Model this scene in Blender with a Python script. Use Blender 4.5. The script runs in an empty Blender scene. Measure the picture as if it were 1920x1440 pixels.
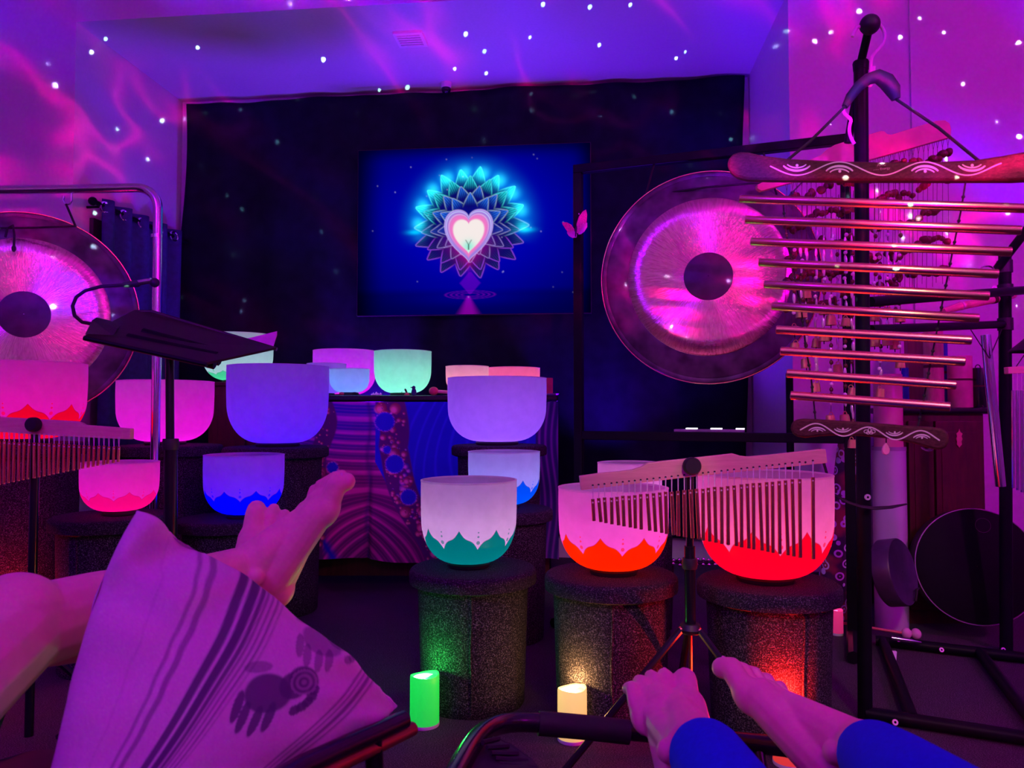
import bpy, bmesh, math, random
import numpy as np
from mathutils import Vector, Matrix, Quaternion

# ------------------------------------------------------------------ camera, world, lights
random.seed(7)
RNG = np.random.RandomState(11)
SC = bpy.context.scene
COL = SC.collection
F = 1440.0            # focal length in pixels of the 1920 x 1440 frame
CAMH = 0.78           # eye height of someone reclining
HORIZON = 772.0
PITCH = math.atan((HORIZON - 720.0) / F)
CP, SP = math.cos(PITCH), math.sin(PITCH)

cam_data = bpy.data.cameras.new('camera')
cam = bpy.data.objects.new('camera', cam_data)
COL.objects.link(cam)
cam.location = (0, 0, CAMH)
cam.rotation_euler = (math.pi / 2 + PITCH, 0, 0)
cam_data.sensor_fit = 'HORIZONTAL'
cam_data.sensor_width = 36.0
cam_data.lens = 36.0 * F / 1920.0
cam_data.clip_start = 0.02
cam_data.dof.use_dof = True
cam_data.dof.focus_distance = 2.3
cam_data.dof.aperture_fstop = 8.0
SC.camera = cam

SC.view_settings.view_transform = 'Standard'
SC.view_settings.look = 'None'
SC.view_settings.gamma = 1.0
SC.view_settings.exposure = -0.12
SC.view_settings.use_curve_mapping = False

world = bpy.data.worlds.new('world')
SC.world = world
world.use_nodes = True
world.node_tree.nodes['Background'].inputs[0].default_value = (0.02, 0.0, 0.06, 1)
world.node_tree.nodes['Background'].inputs[1].default_value = 0.15

def add_light(name, kind, loc, color, power, size=0.1, target=None, parent=None, size_y=None, angle=None, blend=0.5):
    d = bpy.data.lights.new(name, kind)
    d.color = color
    d.energy = power
    if kind == 'AREA':
        d.size = size
        if size_y:
            d.shape = 'RECTANGLE'; d.size_y = size_y
    elif kind in ('POINT', 'SPOT'):
        d.shadow_soft_size = size
    if kind == 'SPOT':
        d.spot_size = angle or 1.2
        d.spot_blend = blend
    o = bpy.data.objects.new(name, d)
    COL.objects.link(o)
    o.location = loc
    if target is not None:
        v = Vector(target) - Vector(loc)
        o.rotation_euler = v.to_track_quat('-Z', 'Y').to_euler()
    if parent is not None:
        o.parent = parent
        o.location = Vector(loc) - parent.location
    return o

# coloured stage lamps standing behind the reclining guests
lamp = add_light('magenta_wash_lamp', 'AREA', (2.7, -0.5, 2.6), (1.0, 0.0, 0.95), 29, 0.5, (1.8, 3.1, 1.1))
lamp.data.spread = math.radians(85)
add_light('violet_wash_lamp', 'AREA', (-1.9, -0.7, 2.6), (0.20, 0.0, 1.0), 34, 0.5, (-0.9, 3.4, 1.4))
# unseen blue spots added behind the altar table to turn the alcove ceiling blue
add_light('blue_ceiling_fill', 'SPOT', (-0.75, 4.15, 0.70), (0.12, 0.0, 1.0), 120, 0.05, (-0.8, 3.6, 2.56), angle=2.3, blend=1.0)
add_light('blue_ceiling_fill', 'SPOT', (0.45, 3.86, 0.45), (0.12, 0.0, 1.0), 95, 0.05, (0.5, 3.40, 2.56), angle=2.3, blend=1.0)
add_light('magenta_foreground_fill', 'AREA', (0.3, -0.5, 2.1), (1.0, 0.0, 0.62), 6.0, 0.3, (-0.1, 1.1, 0.4))  # unseen overhead fill, added to bring magenta onto the foreground guests
add_light('warm_highlight_spot', 'SPOT', (0.55, -0.85, 2.35), (1.0, 0.70, 0.38), 85, 0.12, (0.70, 1.32, 0.98), angle=0.42, blend=0.5)  # unseen spot added to put gold highlights on the hanging chime tubes

# ------------------------------------------------------------------ star projector (a lamp with a patterned gobo)
def star_projector():
    d = bpy.data.lights.new('star_projector', 'POINT')
    d.energy = 1.0
    d.shadow_soft_size = 0.0
    o = bpy.data.objects.new('star_projector', d)
    COL.objects.link(o)
    o.location = (0.35, -0.45, 0.95)
    d.use_nodes = True
    nt = d.node_tree
    for n in list(nt.nodes):
        nt.nodes.remove(n)
    L = nt.links
    def nd(t, **kw):
        n = nt.nodes.new(t)
        for k, v in kw.items():
            setattr(n, k, v)
        return n
    def math_(op, a, b=None, c=None):
        n = nd('ShaderNodeMath', operation=op)
        for i, v in enumerate((a, b, c)):
            if v is None: continue
            if isinstance(v, (int, float)): n.inputs[i].default_value = v
            else: L.new(v, n.inputs[i])
        return n.outputs[0]
    tc = nd('ShaderNodeTexCoord')
    vec = tc.outputs['Normal']
    # direction as azimuth and elevation
    sx = nd('ShaderNodeSeparateXYZ'); L.new(vec, sx.inputs[0])
    az = math_('ARCTAN2', sx.outputs[0], sx.outputs[1])
    el = math_('ARCSINE', sx.outputs[2])
    def uv(au, av, bu, bv):
        c = nd('ShaderNodeCombineXYZ')
        L.new(math_('ADD', math_('MULTIPLY', az, au), math_('MULTIPLY', el, av)), c.inputs[0])
        L.new(math_('ADD', math_('MULTIPLY', az, bu), math_('MULTIPLY', el, bv)), c.inputs[1])
        return c.outputs[0]
    # bright specks: one per cell of a flat voronoi pattern
    vor = nd('ShaderNodeTexVoronoi', feature='F1', voronoi_dimensions='2D')
    vor.inputs['Scale'].default_value = 1.0
    L.new(uv(22.0, 0.0, 0.0, 25.0), vor.inputs['Vector'])
    sep = nd('ShaderNodeSeparateColor')
    L.new(vor.outputs['Color'], sep.inputs[0])
    keep = math_('GREATER_THAN', sep.outputs[0], 0.38)
    size = math_('MULTIPLY_ADD', sep.outputs[2], 0.026, 0.034)
    speck = math_('MULTIPLY', math_('LESS_THAN', vor.outputs['Distance'], size), keep)
    speck = math_('MULTIPLY', speck, math_('MULTIPLY_ADD', sep.outputs[1], 1.0, 0.25))
    # nebula: slanting streaks of warped noise, thin red filaments and soft blue clouds
    n1 = nd('ShaderNodeTexNoise'); n1.inputs['Scale'].default_value = 1.0; n1.inputs['Detail'].default_value = 2.0
    n1.inputs['Distortion'].default_value = 0.9
    L.new(uv(3.0, -2.6, 5.0, 7.5), n1.inputs['Vector'])
    r1 = math_('ABSOLUTE', math_('MULTIPLY_ADD', n1.outputs[0], 2.0, -1.0))
    fil = math_('MAXIMUM', math_('SUBTRACT', 1.0, math_('MULTIPLY', r1, 3.2)), 0.0)
    fil = math_('ADD', math_('POWER', fil, 7.0), math_('MULTIPLY', fil, 0.07))
    n2 = nd('ShaderNodeTexNoise'); n2.inputs['Scale'].default_value = 1.0; n2.inputs['Detail'].default_value = 1.0
    mp2 = nd('ShaderNodeMapping'); mp2.inputs['Location'].default_value = (5, 3, 1)
    L.new(uv(4.0, -1.5, 2.0, 6.0), mp2.inputs['Vector']); L.new(mp2.outputs[0], n2.inputs['Vector'])
    msk = nd('ShaderNodeMapRange'); msk.inputs[1].default_value = 0.42; msk.inputs[2].default_value = 0.60
    L.new(n2.outputs[0], msk.inputs[0])
    fil = math_('MULTIPLY', fil, msk.outputs[0])
    n3 = nd('ShaderNodeTexNoise'); n3.inputs['Scale'].default_value = 1.0; n3.inputs['Detail'].default_value = 1.0
    mp3 = nd('ShaderNodeMapping'); mp3.inputs['Location'].default_value = (-3, 7, 2)
    L.new(uv(4.0, -3.0, 4.0, 8.0), mp3.inputs['Vector']); L.new(mp3.outputs[0], n3.inputs['Vector'])
    cl = nd('ShaderNodeMapRange'); cl.inputs[1].default_value = 0.5; cl.inputs[2].default_value = 0.75
    L.new(n3.outputs[0], cl.inputs[0])
    sz = nd('ShaderNodeSeparateXYZ'); L.new(vec, sz.inputs[0])
    dome = nd('ShaderNodeMapRange'); dome.inputs[1].default_value = 0.03; dome.inputs[2].default_value = 0.09   # the dome only shines upwards
    L.new(sz.outputs[2], dome.inputs[0])
    speck, fil = math_('MULTIPLY', speck, dome.outputs[0]), math_('MULTIPLY', fil, dome.outputs[0])
    cloud = math_('MULTIPLY', cl.outputs[0], dome.outputs[0])
    def col(r, g, b, fac):
        v = nd('ShaderNodeVectorMath', operation='SCALE')
        v.inputs[0].default_value = (r, g, b)
        L.new(fac, v.inputs['Scale'])
        return v.outputs[0]
    def addv(a, b):
        v = nd('ShaderNodeVectorMath', operation='ADD')
        L.new(a, v.inputs[0]); L.new(b, v.inputs[1])
        return v.outputs[0]
    tot = addv(addv(col(5500, 13000, 9500, speck), col(1350, 0.0, 380.0, fil)), col(60, 0, 1100, cloud))
    em = nd('ShaderNodeEmission'); em.inputs[1].default_value = STAR_GAIN
    L.new(tot, em.inputs[0])
    out = nd('ShaderNodeOutputLight')
    L.new(em.outputs[0], out.inputs[0])
STAR_GAIN = 1.0
star_projector()

# ------------------------------------------------------------------ helpers
def V(px, py, Y):
    """the point at depth Y (metres ahead of the eye) seen at pixel px, py"""
    dx, dy = (px - 960.0) / F, (720.0 - py) / F
    d = Vector((dx, CP - SP * dy, SP + CP * dy))
    s = Y / d.y
    return Vector((d.x * s, Y, CAMH + d.z * s))

def floor_pt(px, py):
    dx, dy = (px - 960.0) / F, (720.0 - py) / F
    d = Vector((dx, CP - SP * dy, SP + CP * dy))
    s = -CAMH / d.z
    return Vector((d.x * s, d.y * s, 0.0))

def px(n, Y):
    return n * Y / F

ALPHA = math.radians(6.0)
RF = Vector((math.sin(ALPHA), math.cos(ALPHA), 0))
RR = Vector((math.cos(ALPHA), -math.sin(ALPHA), 0))
P0 = Vector((-0.2625, 4.2, 0))
def R(t, s, z):
    """room frame: t along the back wall, s out from it towards the guests"""
    return P0 + RR * t - RF * s + Vector((0, 0, z))

class MB:
    def __init__(self):
        self.v = []; self.f = []; self.c = None
    def add(self, verts, faces):
        o = len(self.v)
        self.v.extend([tuple(p) for p in verts])
        self.f.extend([tuple(i + o for i in q) for q in faces])
        return self
    def box(self, a, b):
        x0, y0, z0 = a; x1, y1, z1 = b
        vs = [(x0, y0, z0), (x1, y0, z0), (x1, y1, z0), (x0, y1, z0), (x0, y0, z1), (x1, y0, z1), (x1, y1, z1), (x0, y1, z1)]
        return self.add(vs, [(0, 3, 2, 1), (4, 5, 6, 7), (0, 1, 5, 4), (1, 2, 6, 5), (2, 3, 7, 6), (3, 0, 4, 7)])
    def hexa(self, bottom, top):
        """bottom and top: four points each, counter-clockwise from above"""
        return self.add(list(bottom) + list(top), [(0, 3, 2, 1), (4, 5, 6, 7), (0, 1, 5, 4), (1, 2, 6, 5), (2, 3, 7, 6), (3, 0, 4, 7)])
    def rbox(self, t0, t1, s0, s1, z0, z1):
        b = [R(t0, s1, z0), R(t1, s1, z0), R(t1, s0, z0), R(t0, s0, z0)]
        t = [R(t0, s1, z1), R(t1, s1, z1), R(t1, s0, z1), R(t0, s0, z1)]
        return self.hexa(b, t)
    def path(self, pts, r, seg=10, closed=False, cap=True, flat=1.0):
        """a tube along pts; r a number or a list"""
        pts = [Vector(p) for p in pts]
        n = len(pts)
        rs = r if isinstance(r, (list, tuple)) else [r] * n
        o = len(self.v)
        prev = None
        for i, p in enumerate(pts):
            if closed:
                t = (pts[(i + 1) % n] - pts[i - 1])
            else:
                t = (pts[min(i + 1, n - 1)] - pts[max(i - 1, 0)])
            if t.length < 1e-9: t = Vector((0, 0, 1))
            t.normalize()
            if prev is None:
                a = Vector((0, 0, 1)) if abs(t.z) < 0.9 else Vector((1, 0, 0))
                u = t.cross(a).normalized()
            else:
                u = (prev - t * prev.dot(t))
                u = u.normalized() if u.length > 1e-9 else t.orthogonal().normalized()
            prev = u
            w = t.cross(u)
            for k in range(seg):
                an = 2 * math.pi * k / seg
                self.v.append(tuple(p + (u * math.cos(an) + w * (math.sin(an) * flat)) * rs[i]))
        m = n if closed else n - 1
        for i in range(m):
            for k in range(seg):
                a = o + i * seg + k; b = o + i * seg + (k + 1) % seg
                c = o + ((i + 1) % n) * seg + (k + 1) % seg; d = o + ((i + 1) % n) * seg + k
                self.f.append((a, b, c, d))
        if cap and not closed:
            self.f.append(tuple(o + k for k in range(seg))[::-1])
            self.f.append(tuple(o + (n - 1) * seg + k for k in range(seg)))
        return self
    def tube(self, a, b, r, seg=12, r2=None):
        return self.path([a, b], [r, r if r2 is None else r2], seg)
    def lathe(self, prof, seg=48, mat=None, close=False):
        """prof: (radius, height) from bottom to top; mat a Matrix placing it"""
        mat = mat or Matrix.Identity(4)
        o = len(self.v)
        for (r, z) in prof:
            for k in range(seg):
                an = 2 * math.pi * k / seg
                self.v.append(tuple(mat @ Vector((r * math.cos(an), r * math.sin(an), z))))
        for i in range(len(prof) - 1):
            for k in range(seg):
                a = o + i * seg + k; b = o + i * seg + (k + 1) % seg
                self.f.append((a, b, b + seg, a + seg))
        if close:
            self.f.append(tuple(o + k for k in range(seg))[::-1])
            e = o + (len(prof) - 1) * seg
            self.f.append(tuple(e + k for k in range(seg)))
        return self
    def sphere(self, c, r, seg=12, rings=8, scale=(1, 1, 1), rot=None):
        c = Vector(c)
        prof = [(math.sin(math.pi * i / rings), -math.cos(math.pi * i / rings)) for i in range(rings + 1)]
        prof[0] = (0.02, -1); prof[-1] = (0.02, 1)
        m = Matrix.Translation(c) @ ((rot.to_4x4()) if rot else Matrix.Identity(4)) @ Matrix.Diagonal((r * scale[0], r * scale[1], r * scale[2], 1))
        return self.lathe(prof, seg, m, close=True)
    def prism(self, pts, off):
        """a flat outline (3D points) thickened along the vector off"""
        off = Vector(off); n = len(pts); o = len(self.v)
        self.v.extend([tuple(Vector(p)) for p in pts]); self.v.extend([tuple(Vector(p) + off) for p in pts])
        self.f.append(tuple(o + i for i in range(n))); self.f.append(tuple(o + n + i for i in range(n))[::-1])
        for i in range(n):
            j = (i + 1) % n
            self.f.append((o + i, o + n + i, o + n + j, o + j))
        return self
    def ribbon(self, pts, w, nrm, off=0.0):
        """a flat strip of width w along pts, facing nrm"""
        nrm = Vector(nrm).normalized(); pts = [Vector(p) + nrm * off for p in pts]; n = len(pts); o = len(self.v)
        ws = w if isinstance(w, (list, tuple)) else [w] * n
        for i, p in enumerate(pts):
            t = (pts[min(i + 1, n - 1)] - pts[max(i - 1, 0)]).normalized()
            u = nrm.cross(t).normalized()
            self.v.append(tuple(p - u * ws[i] / 2)); self.v.append(tuple(p + u * ws[i] / 2))
        for i in range(n - 1):
            self.f.append((o + 2 * i, o + 2 * i + 2, o + 2 * i + 3, o + 2 * i + 1))
        return self
    def build(self, name, mat, parent=None, smooth=True, origin=None, colors=None, bevel=0.0, fix=True):
        me = bpy.data.meshes.new(name)
        base = Vector((0, 0, 0))
        p = parent
        while p is not None:
            base = base + p.location
            p = p.parent
        org = Vector(origin) if origin is not None else base
        me.from_pydata([(a - org.x, b - org.y, c - org.z) for a, b, c in self.v], [], self.f)
        if fix:
            bm = bmesh.new(); bm.from_mesh(me)
            bmesh.ops.recalc_face_normals(bm, faces=bm.faces)
            bm.to_mesh(me); bm.free()
        if smooth:
            me.polygons.foreach_set('use_smooth', [True] * len(me.polygons))
            try:
                me.set_sharp_from_angle(angle=math.radians(42))
            except Exception:
                pass
        if colors is not None:
            at = me.color_attributes.new('Col', 'FLOAT_COLOR', 'POINT')
            a = np.ones((len(self.v), 4), dtype=np.float32); a[:, :3] = colors
            at.data.foreach_set('color', a.ravel())
        o = bpy.data.objects.new(name, me)
        COL.objects.link(o)
        me.materials.append(mat)
        if parent is not None:
            o.parent = parent
        o.location = org - base
        if bevel:
            b = o.modifiers.new('bevel', 'BEVEL'); b.width = bevel; b.segments = 2; b.limit_method = 'ANGLE'
        return o

def tag(o, label, cat, group=None):
    o['label'] = label; o['category'] = cat
    if group: o['group'] = group
    return o

def thing(name, label, cat, loc, group=None):
    o = bpy.data.objects.new(name, None)
    COL.objects.link(o)
    o.empty_display_size = 0.05
    o.location = loc
    return tag(o, label, cat, group)

def struct(o):
    o['kind'] = 'structure'
    return o

def piece(mesh_obj, parent, loc, rot=None, scale=None):
    """a copy of a part sharing its mesh"""
    c = mesh_obj.copy(); COL.objects.link(c)
    c.parent = parent; c.location = loc
    if rot is not None: c.rotation_euler = rot
    if scale is not None: c.scale = scale
    return c

# ------------------------------------------------------------------ materials
class NT:
    def __init__(self, name):
        self.m = bpy.data.materials.new(name); self.m.use_nodes = True
        self.nt = self.m.node_tree
        self.b = self.nt.nodes['Principled BSDF']
        self.out = self.nt.nodes['Material Output']
    def n(self, t, **kw):
        n = self.nt.nodes.new(t)
        for k, v in kw.items(): setattr(n, k, v)
        return n
    def set(self, sock, v):
        if isinstance(v, bpy.types.NodeSocket): self.nt.links.new(v, sock)
        elif isinstance(v, (tuple, list)) and sock.type == 'RGBA' and len(v) == 3: sock.default_value = (*v, 1)
        else: sock.default_value = v
    def math(self, op, a, b=None, c=None):
        n = self.n('ShaderNodeMath', operation=op)
        for i, v in enumerate((a, b, c)):
            if v is not None: self.set(n.inputs[i], v)
        return n.outputs[0]
    def mix(self, fac, a, b):
        n = self.n('ShaderNodeMix', data_type='RGBA')
        self.set(n.inputs['Factor'], fac); self.set(n.inputs[6], a); self.set(n.inputs[7], b)
        return n.outputs[2]
    def obj(self):
        return self.n('ShaderNodeTexCoord').outputs['Object']
    def noise(self, scale, detail=2.0, rough=0.5, vec=None, dist=0.0):
        n = self.n('ShaderNodeTexNoise')
        n.inputs['Scale'].default_value = scale; n.inputs['Detail'].default_value = detail
        n.inputs['Roughness'].default_value = rough; n.inputs['Distortion'].default_value = dist
        self.set(n.inputs['Vector'], vec if vec is not None else self.obj())
        return n.outputs[0]
    def ramp(self, fac, a, b, lo=0.0, hi=1.0):
        n = self.n('ShaderNodeMapRange'); n.clamp = True
        self.set(n.inputs[0], fac); n.inputs[1].default_value = lo; n.inputs[2].default_value = hi
        return self.mix(n.outputs[0], a, b)
    def bump(self, h, strength=0.3, dist=0.002):
        n = self.n('ShaderNodeBump'); n.inputs['Strength'].default_value = strength; n.inputs['Distance'].default_value = dist
        self.set(n.inputs['Height'], h)
        self.set(self.b.inputs['Normal'], n.outputs[0])
    def P(self, color=None, rough=0.6, metal=0.0, spec=None, emit=None, estr=0.0, aniso=None, coat=None, sheen=None):
        if color is not None: self.set(self.b.inputs['Base Color'], color)
        self.set(self.b.inputs['Roughness'], rough); self.set(self.b.inputs['Metallic'], metal)
        if spec is not None: self.b.inputs['Specular IOR Level'].default_value = spec
        if emit is not None:
            self.set(self.b.inputs['Emission Color'], emit); self.set(self.b.inputs['Emission Strength'], estr)
        if aniso is not None: self.b.inputs['Anisotropic'].default_value = aniso
        if coat is not None: self.b.inputs['Coat Weight'].default_value = coat
        if sheen is not None: self.b.inputs['Sheen Weight'].default_value = sheen
        return self.m

def plain(name, color, rough=0.6, metal=0.0, var=0.15, scale=30.0, spec=None, coat=None, bump=0.0):
    t = NT(name)
    c2 = tuple(max(0.0, c * (1 - var)) for c in color)
    c1 = tuple(min(1.0, c * (1 + var)) for c in color)
    nz = t.noise(scale)
    if bump: t.bump(nz, bump)
    return t.P(t.ramp(nz, c2, c1, 0.3, 0.7), rough, metal, spec, coat=coat)

def carpet_mat(name, dark, light, scale=420.0, lo=0.52, hi=0.72, stretch=(1, 1, 1)):
    t = NT(name)
    mp = t.n('ShaderNodeMapping'); mp.inputs['Scale'].default_value = stretch
    t.set(mp.inputs['Vector'], t.obj())
    a = t.noise(scale, 2.0, 0.6, mp.outputs[0])
    b = t.noise(scale * 0.06, 2.0, 0.5, mp.outputs[0])
    c = t.ramp(a, dark, light, lo, hi)
    c = t.mix(t.math('MULTIPLY', b, 0.5), c, dark)
    t.bump(a, 1.0, 0.003)
    return t.P(c, 0.9, 0.0, 0.15)

def wood_mat(name, a, b, scale=6.0, stretch=(1, 8, 8), rough=0.45, spec=0.4):
    t = NT(name)
    mp = t.n('ShaderNodeMapping'); mp.inputs['Scale'].default_value = stretch
    t.set(mp.inputs['Vector'], t.obj())
    nz = t.noise(scale, 4.0, 0.6, mp.outputs[0], 0.6)
    t.bump(nz, 0.15, 0.001)
    return t.P(t.ramp(nz, a, b, 0.3, 0.7), rough, 0.0, spec)

def vcol_mat(name, rough=0.8, emit=0.0, spec=0.2, fine=0.0):
    t = NT(name)
    at = t.n('ShaderNodeAttribute', attribute_name='Col')
    if emit > 0:
        e = t.n('ShaderNodeEmission'); e.inputs[1].default_value = emit
        t.set(e.inputs[0], at.outputs['Color'])
        t.nt.links.new(e.outputs[0], t.out.inputs[0])
        t.nt.nodes.remove(t.b)
        return t.m
    if fine: t.bump(t.noise(900, 2.0), fine, 0.0006)
    return t.P(at.outputs['Color'], rough, 0.0, spec)

M = {}
M['wall'] = plain('wall_paint', (0.62, 0.60, 0.62), 0.85, var=0.03, scale=60, bump=0.04)
M['ceiling'] = plain('ceiling_paint', (0.66, 0.64, 0.66), 0.9, var=0.03, scale=80, bump=0.05)
M['floor'] = carpet_mat('carpet_tile', (0.045, 0.038, 0.048), (0.40, 0.37, 0.40), 300, 0.5, 0.75, (1.0, 3.0, 1.0))
M['bucket'] = carpet_mat('speckled_carpet_wrap', (0.014, 0.012, 0.017), (0.26, 0.245, 0.265), 330, 0.5, 0.72)
M['bucket_lid'] = carpet_mat('carpet_lid', (0.018, 0.014, 0.024), (0.24, 0.21, 0.26), 360, 0.52, 0.75)
M['trim'] = plain('dark_trim', (0.03, 0.025, 0.03), 0.6)
M['backdrop'] = plain('black_velvet', (0.010, 0.014, 0.026), 0.95, var=0.2, scale=12, spec=0.05)
M['black_metal'] = plain('black_metal', (0.006, 0.005, 0.010), 0.42, 0.0, spec=0.10)
M['black_gloss'] = plain('black_gloss', (0.008, 0.008, 0.012), 0.22, 0.0, spec=0.5)
M['black_rubber'] = plain('black_rubber', (0.012, 0.011, 0.013), 0.7)
M['black_plastic'] = plain('black_plastic', (0.015, 0.014, 0.018), 0.5)
M['chrome'] = plain('chrome', (0.85, 0.84, 0.88), 0.12, 1.0, var=0.02)
M['bolt'] = plain('bright_bolt', (0.8, 0.78, 0.8), 0.4, 0.6, var=0.02)
M['gold_tube'] = plain('polished_bronze_tube', (0.92, 0.52, 0.30), 0.24, 1.0, var=0.03, scale=10)
M['brass_small'] = plain('brass_rod', (0.85, 0.50, 0.20), 0.25, 1.0, var=0.06)
M['bell'] = plain('hammered_brass_bell', (0.85, 0.48, 0.22), 0.33, 1.0, var=0.3, scale=120, bump=0.5)
M['pine'] = wood_mat('pale_wood', (0.74, 0.40, 0.30), (0.86, 0.50, 0.38), 5, (3, 30, 30))
M['walnut'] = wood_mat('dark_grained_wood', (0.045, 0.010, 0.016), (0.105, 0.026, 0.035), 9, (2, 40, 40), 0.5, .12)
M['cabinet'] = wood_mat('mahogany', (0.045, 0.008, 0.008), (0.09, 0.02, 0.015), 5, (10, 10, 1.5), 0.45)
M['bamboo'] = wood_mat('bamboo', (0.45, 0.25, 0.18), (0.66, 0.42, 0.26), 7, (14, 14, 1.5), 0.35)
M['inlay'] = plain('pale_inlay', (0.78, 0.62, 0.60), 0.6, var=0.03)
M['nut'] = plain('brown_seed_pod', (0.10, 0.022, 0.014), 0.35, var=0.5, scale=60)
M['cord'] = plain('thin_cord', (0.09, 0.03, 0.05), 0.8)
M['black_cord'] = plain('black_cord', (0.012, 0.008, 0.014), 0.8)
M['pale_cord'] = plain('pale_cord', (0.75, 0.66, 0.7), 0.6)
M['hook'] = plain('pale_plastic_hook', (0.85, 0.68, 0.80), 0.45, var=0.04)
M['curtain'] = plain('navy_curtain', (0.035, 0.03, 0.16), 0.85, var=0.2, scale=40)
M['skin'] = plain('skin', (0.80, 0.47, 0.40), 0.5, var=0.06, scale=35, bump=0.05)
M['nail'] = plain('toe_nail', (0.85, 0.6, 0.6), 0.25, var=0.02)
M['trousers'] = plain('blue_jersey', (0.008, 0.03, 0.66), 0.9, var=0.06, scale=150, spec=0.1)
M['shorts'] = plain('purple_cloth', (0.16, 0.05, 0.25), 0.9, var=0.1)
M['tabletop'] = plain('dark_lacquer', (0.012, 0.008, 0.016), 0.25, spec=0.5)
M['red_box'] = plain('red_wax', (0.7, 0.05, 0.12), 0.5)
M['white_matte'] = plain('white_plastic', (0.8, 0.78, 0.8), 0.5, var=0.03)

# ------------------------------------------------------------------ the room
TL, TR = -1.647, 1.532            # back corners of the alcove
ZA, ZM = 2.565, 3.05              # alcove ceiling, main ceiling
SL, SR = 0.92, 0.84               # alcove depth left and right
TMIN, TMAX, SMAX = -3.6, 3.4, 6.6
struct(MB().rbox(TMIN - .1, TMAX + .1, -0.1, SMAX + .1, -0.1, 0).build('floor', M['floor'], smooth=False, origin=(0, 0, 0)))
struct(MB().rbox(TL - .1, TR + .1, -0.1, 0.0, 0, ZA + .1).build('wall_back', M['wall'], smooth=False, origin=(0, 0, 0)))
struct(MB().rbox(TL - .1, TL, 0, SL - .1, 0, ZA).build('wall_left', M['wall'], smooth=False, origin=(0, 0, 0)))
struct(MB().rbox(TMIN, TL, SL - .1, SL, 0, ZM).build('wall_left_front', M['wall'], smooth=False, origin=(0, 0, 0)))
struct(MB().rbox(TR, TR + .1, 0, SR - .1, 0, ZA).build('wall_right', M['wall'], smooth=False, origin=(0, 0, 0)))
wrf = struct(MB().rbox(TR, TMAX, SR - .1, SR, 0, ZM).build('wall_right_front', M['wall'], smooth=False, origin=(0, 0, 0)))
struct(MB().rbox(2.02, TMAX, SR, SR + .012, 0, ZM).build('wall_right_pilaster', M['wall'], smooth=False, origin=(0, 0, 0)))
struct(MB().rbox(TL - .1, TR + .1, 0, SL, ZA, ZA + .1).build('ceiling', M['ceiling'], smooth=False, origin=(0, 0, 0)))
struct(MB().rbox(TL, TR, SL - .08, SL, ZA + .1, ZM).build('wall_header', M['wall'], smooth=False, origin=(0, 0, 0)))
struct(MB().rbox(TMIN, TMAX, SR, SMAX, ZM, ZM + .1).build('ceiling_main', M['ceiling'], smooth=False, origin=(0, 0, 0)))
struct(MB().rbox(TMIN - .1, TMIN, SL, SMAX, 0, ZM).build('wall_far_left', M['wall'], smooth=False, origin=(0, 0, 0)))
struct(MB().rbox(TMAX, TMAX + .1, SR, SMAX, 0, ZM).build('wall_far_right', M['wall'], smooth=False, origin=(0, 0, 0)))
struct(MB().rbox(TMIN, TMAX, SMAX, SMAX + .1, 0, ZM).build('wall_rear', M['wall'], smooth=False, origin=(0, 0, 0)))
struct(MB().rbox(TR, 2.02, SR, SR + .015, 0, .12).build('baseboard_right', M['trim'], smooth=False, origin=(0, 0, 0)))
struct(MB().rbox(TL, TL + .015, 0.02, SL, 0, .12).build('baseboard_left', M['trim'], smooth=False, origin=(0, 0, 0)))

# ceiling hatch plate and dome camera
pt = R(-0.16, 0.62, ZA)
v = thing('ceiling_vent', 'small square ceiling vent plate above the black backdrop', 'vent', pt)
MB().rbox(-0.23, -0.09, 0.54, 0.68, ZA - 0.012, ZA).build('vent_frame', M['white_matte'], v, smooth=False)
for i in range(5):
    MB().rbox(-0.215, -0.105, 0.56 + i * 0.022, 0.574 + i * 0.022, ZA - 0.017, ZA - 0.012).build('slat', M['ceiling'], v, smooth=False)

# ------------------------------------------------------------------ black backdrop cloth
def backdrop():
    m = MB(); nx, nz = 90, 46
    t0, t1 = TL + 0.01, TR - 0.055
    for j in range(nz + 1):
        w = j / nz
        for i in range(nx + 1):
            u = i / nx
            top = ZA - 0.008 - 0.010 * abs(math.sin(u * 9 + 0.5)) - 0.02 * (1 - u)
            z = 0.12 + (top - 0.12) * w
            edge = 0.030 * math.sin(z * 3.1 + 0.8) * max(0, 1 - u * 9) - 0.012 * math.sin(z * 4) * max(0, u * 9 - 8)
            s = 0.05 + 0.012 * math.sin(u * 34) * (1 - 0.4 * w) + 0.006 * math.sin(u * 71 + z)
            m.v.append(tuple(R(t0 + (t1 - t0) * u + edge + 0.02, s, z)))
    for j in range(nz):
        for i in range(nx):
            a = j * (nx + 1) + i
            m.f.append((a, a + 1, a + nx + 2, a + nx + 1))
    o = m.build('backdrop_cloth', M['backdrop'], origin=R(0, 0.05, 0.12), fix=False)
    so = o.modifiers.new('thick', 'SOLIDIFY'); so.thickness = 0.004
    tag(o, 'wide black cloth backdrop hung across the back wall', 'backdrop')
backdrop()
for i, px_ in enumerate((838,)):
    c = thing('dome_camera', 'small black dome camera at the top of the backdrop', 'camera', R(-0.085, 0.1, ZA - 0.06))
    MB().lathe([(0.026, 0.03), (0.03, 0.06)], 20, Matrix.Translation(R(-0.085, 0.1, ZA - 0.06)), close=True).build('mount', M['white_matte'], c)
    MB().sphere(R(-0.085, 0.1, ZA - 0.035), 0.026, 16, 10).build('dome', M['black_gloss'], c)

# ------------------------------------------------------------------ screen with a lotus and heart picture
def smooth(x, a, b):
    t = np.clip((x - a) / (b - a), 0, 1)
    return t * t * (3 - 2 * t)

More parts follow.
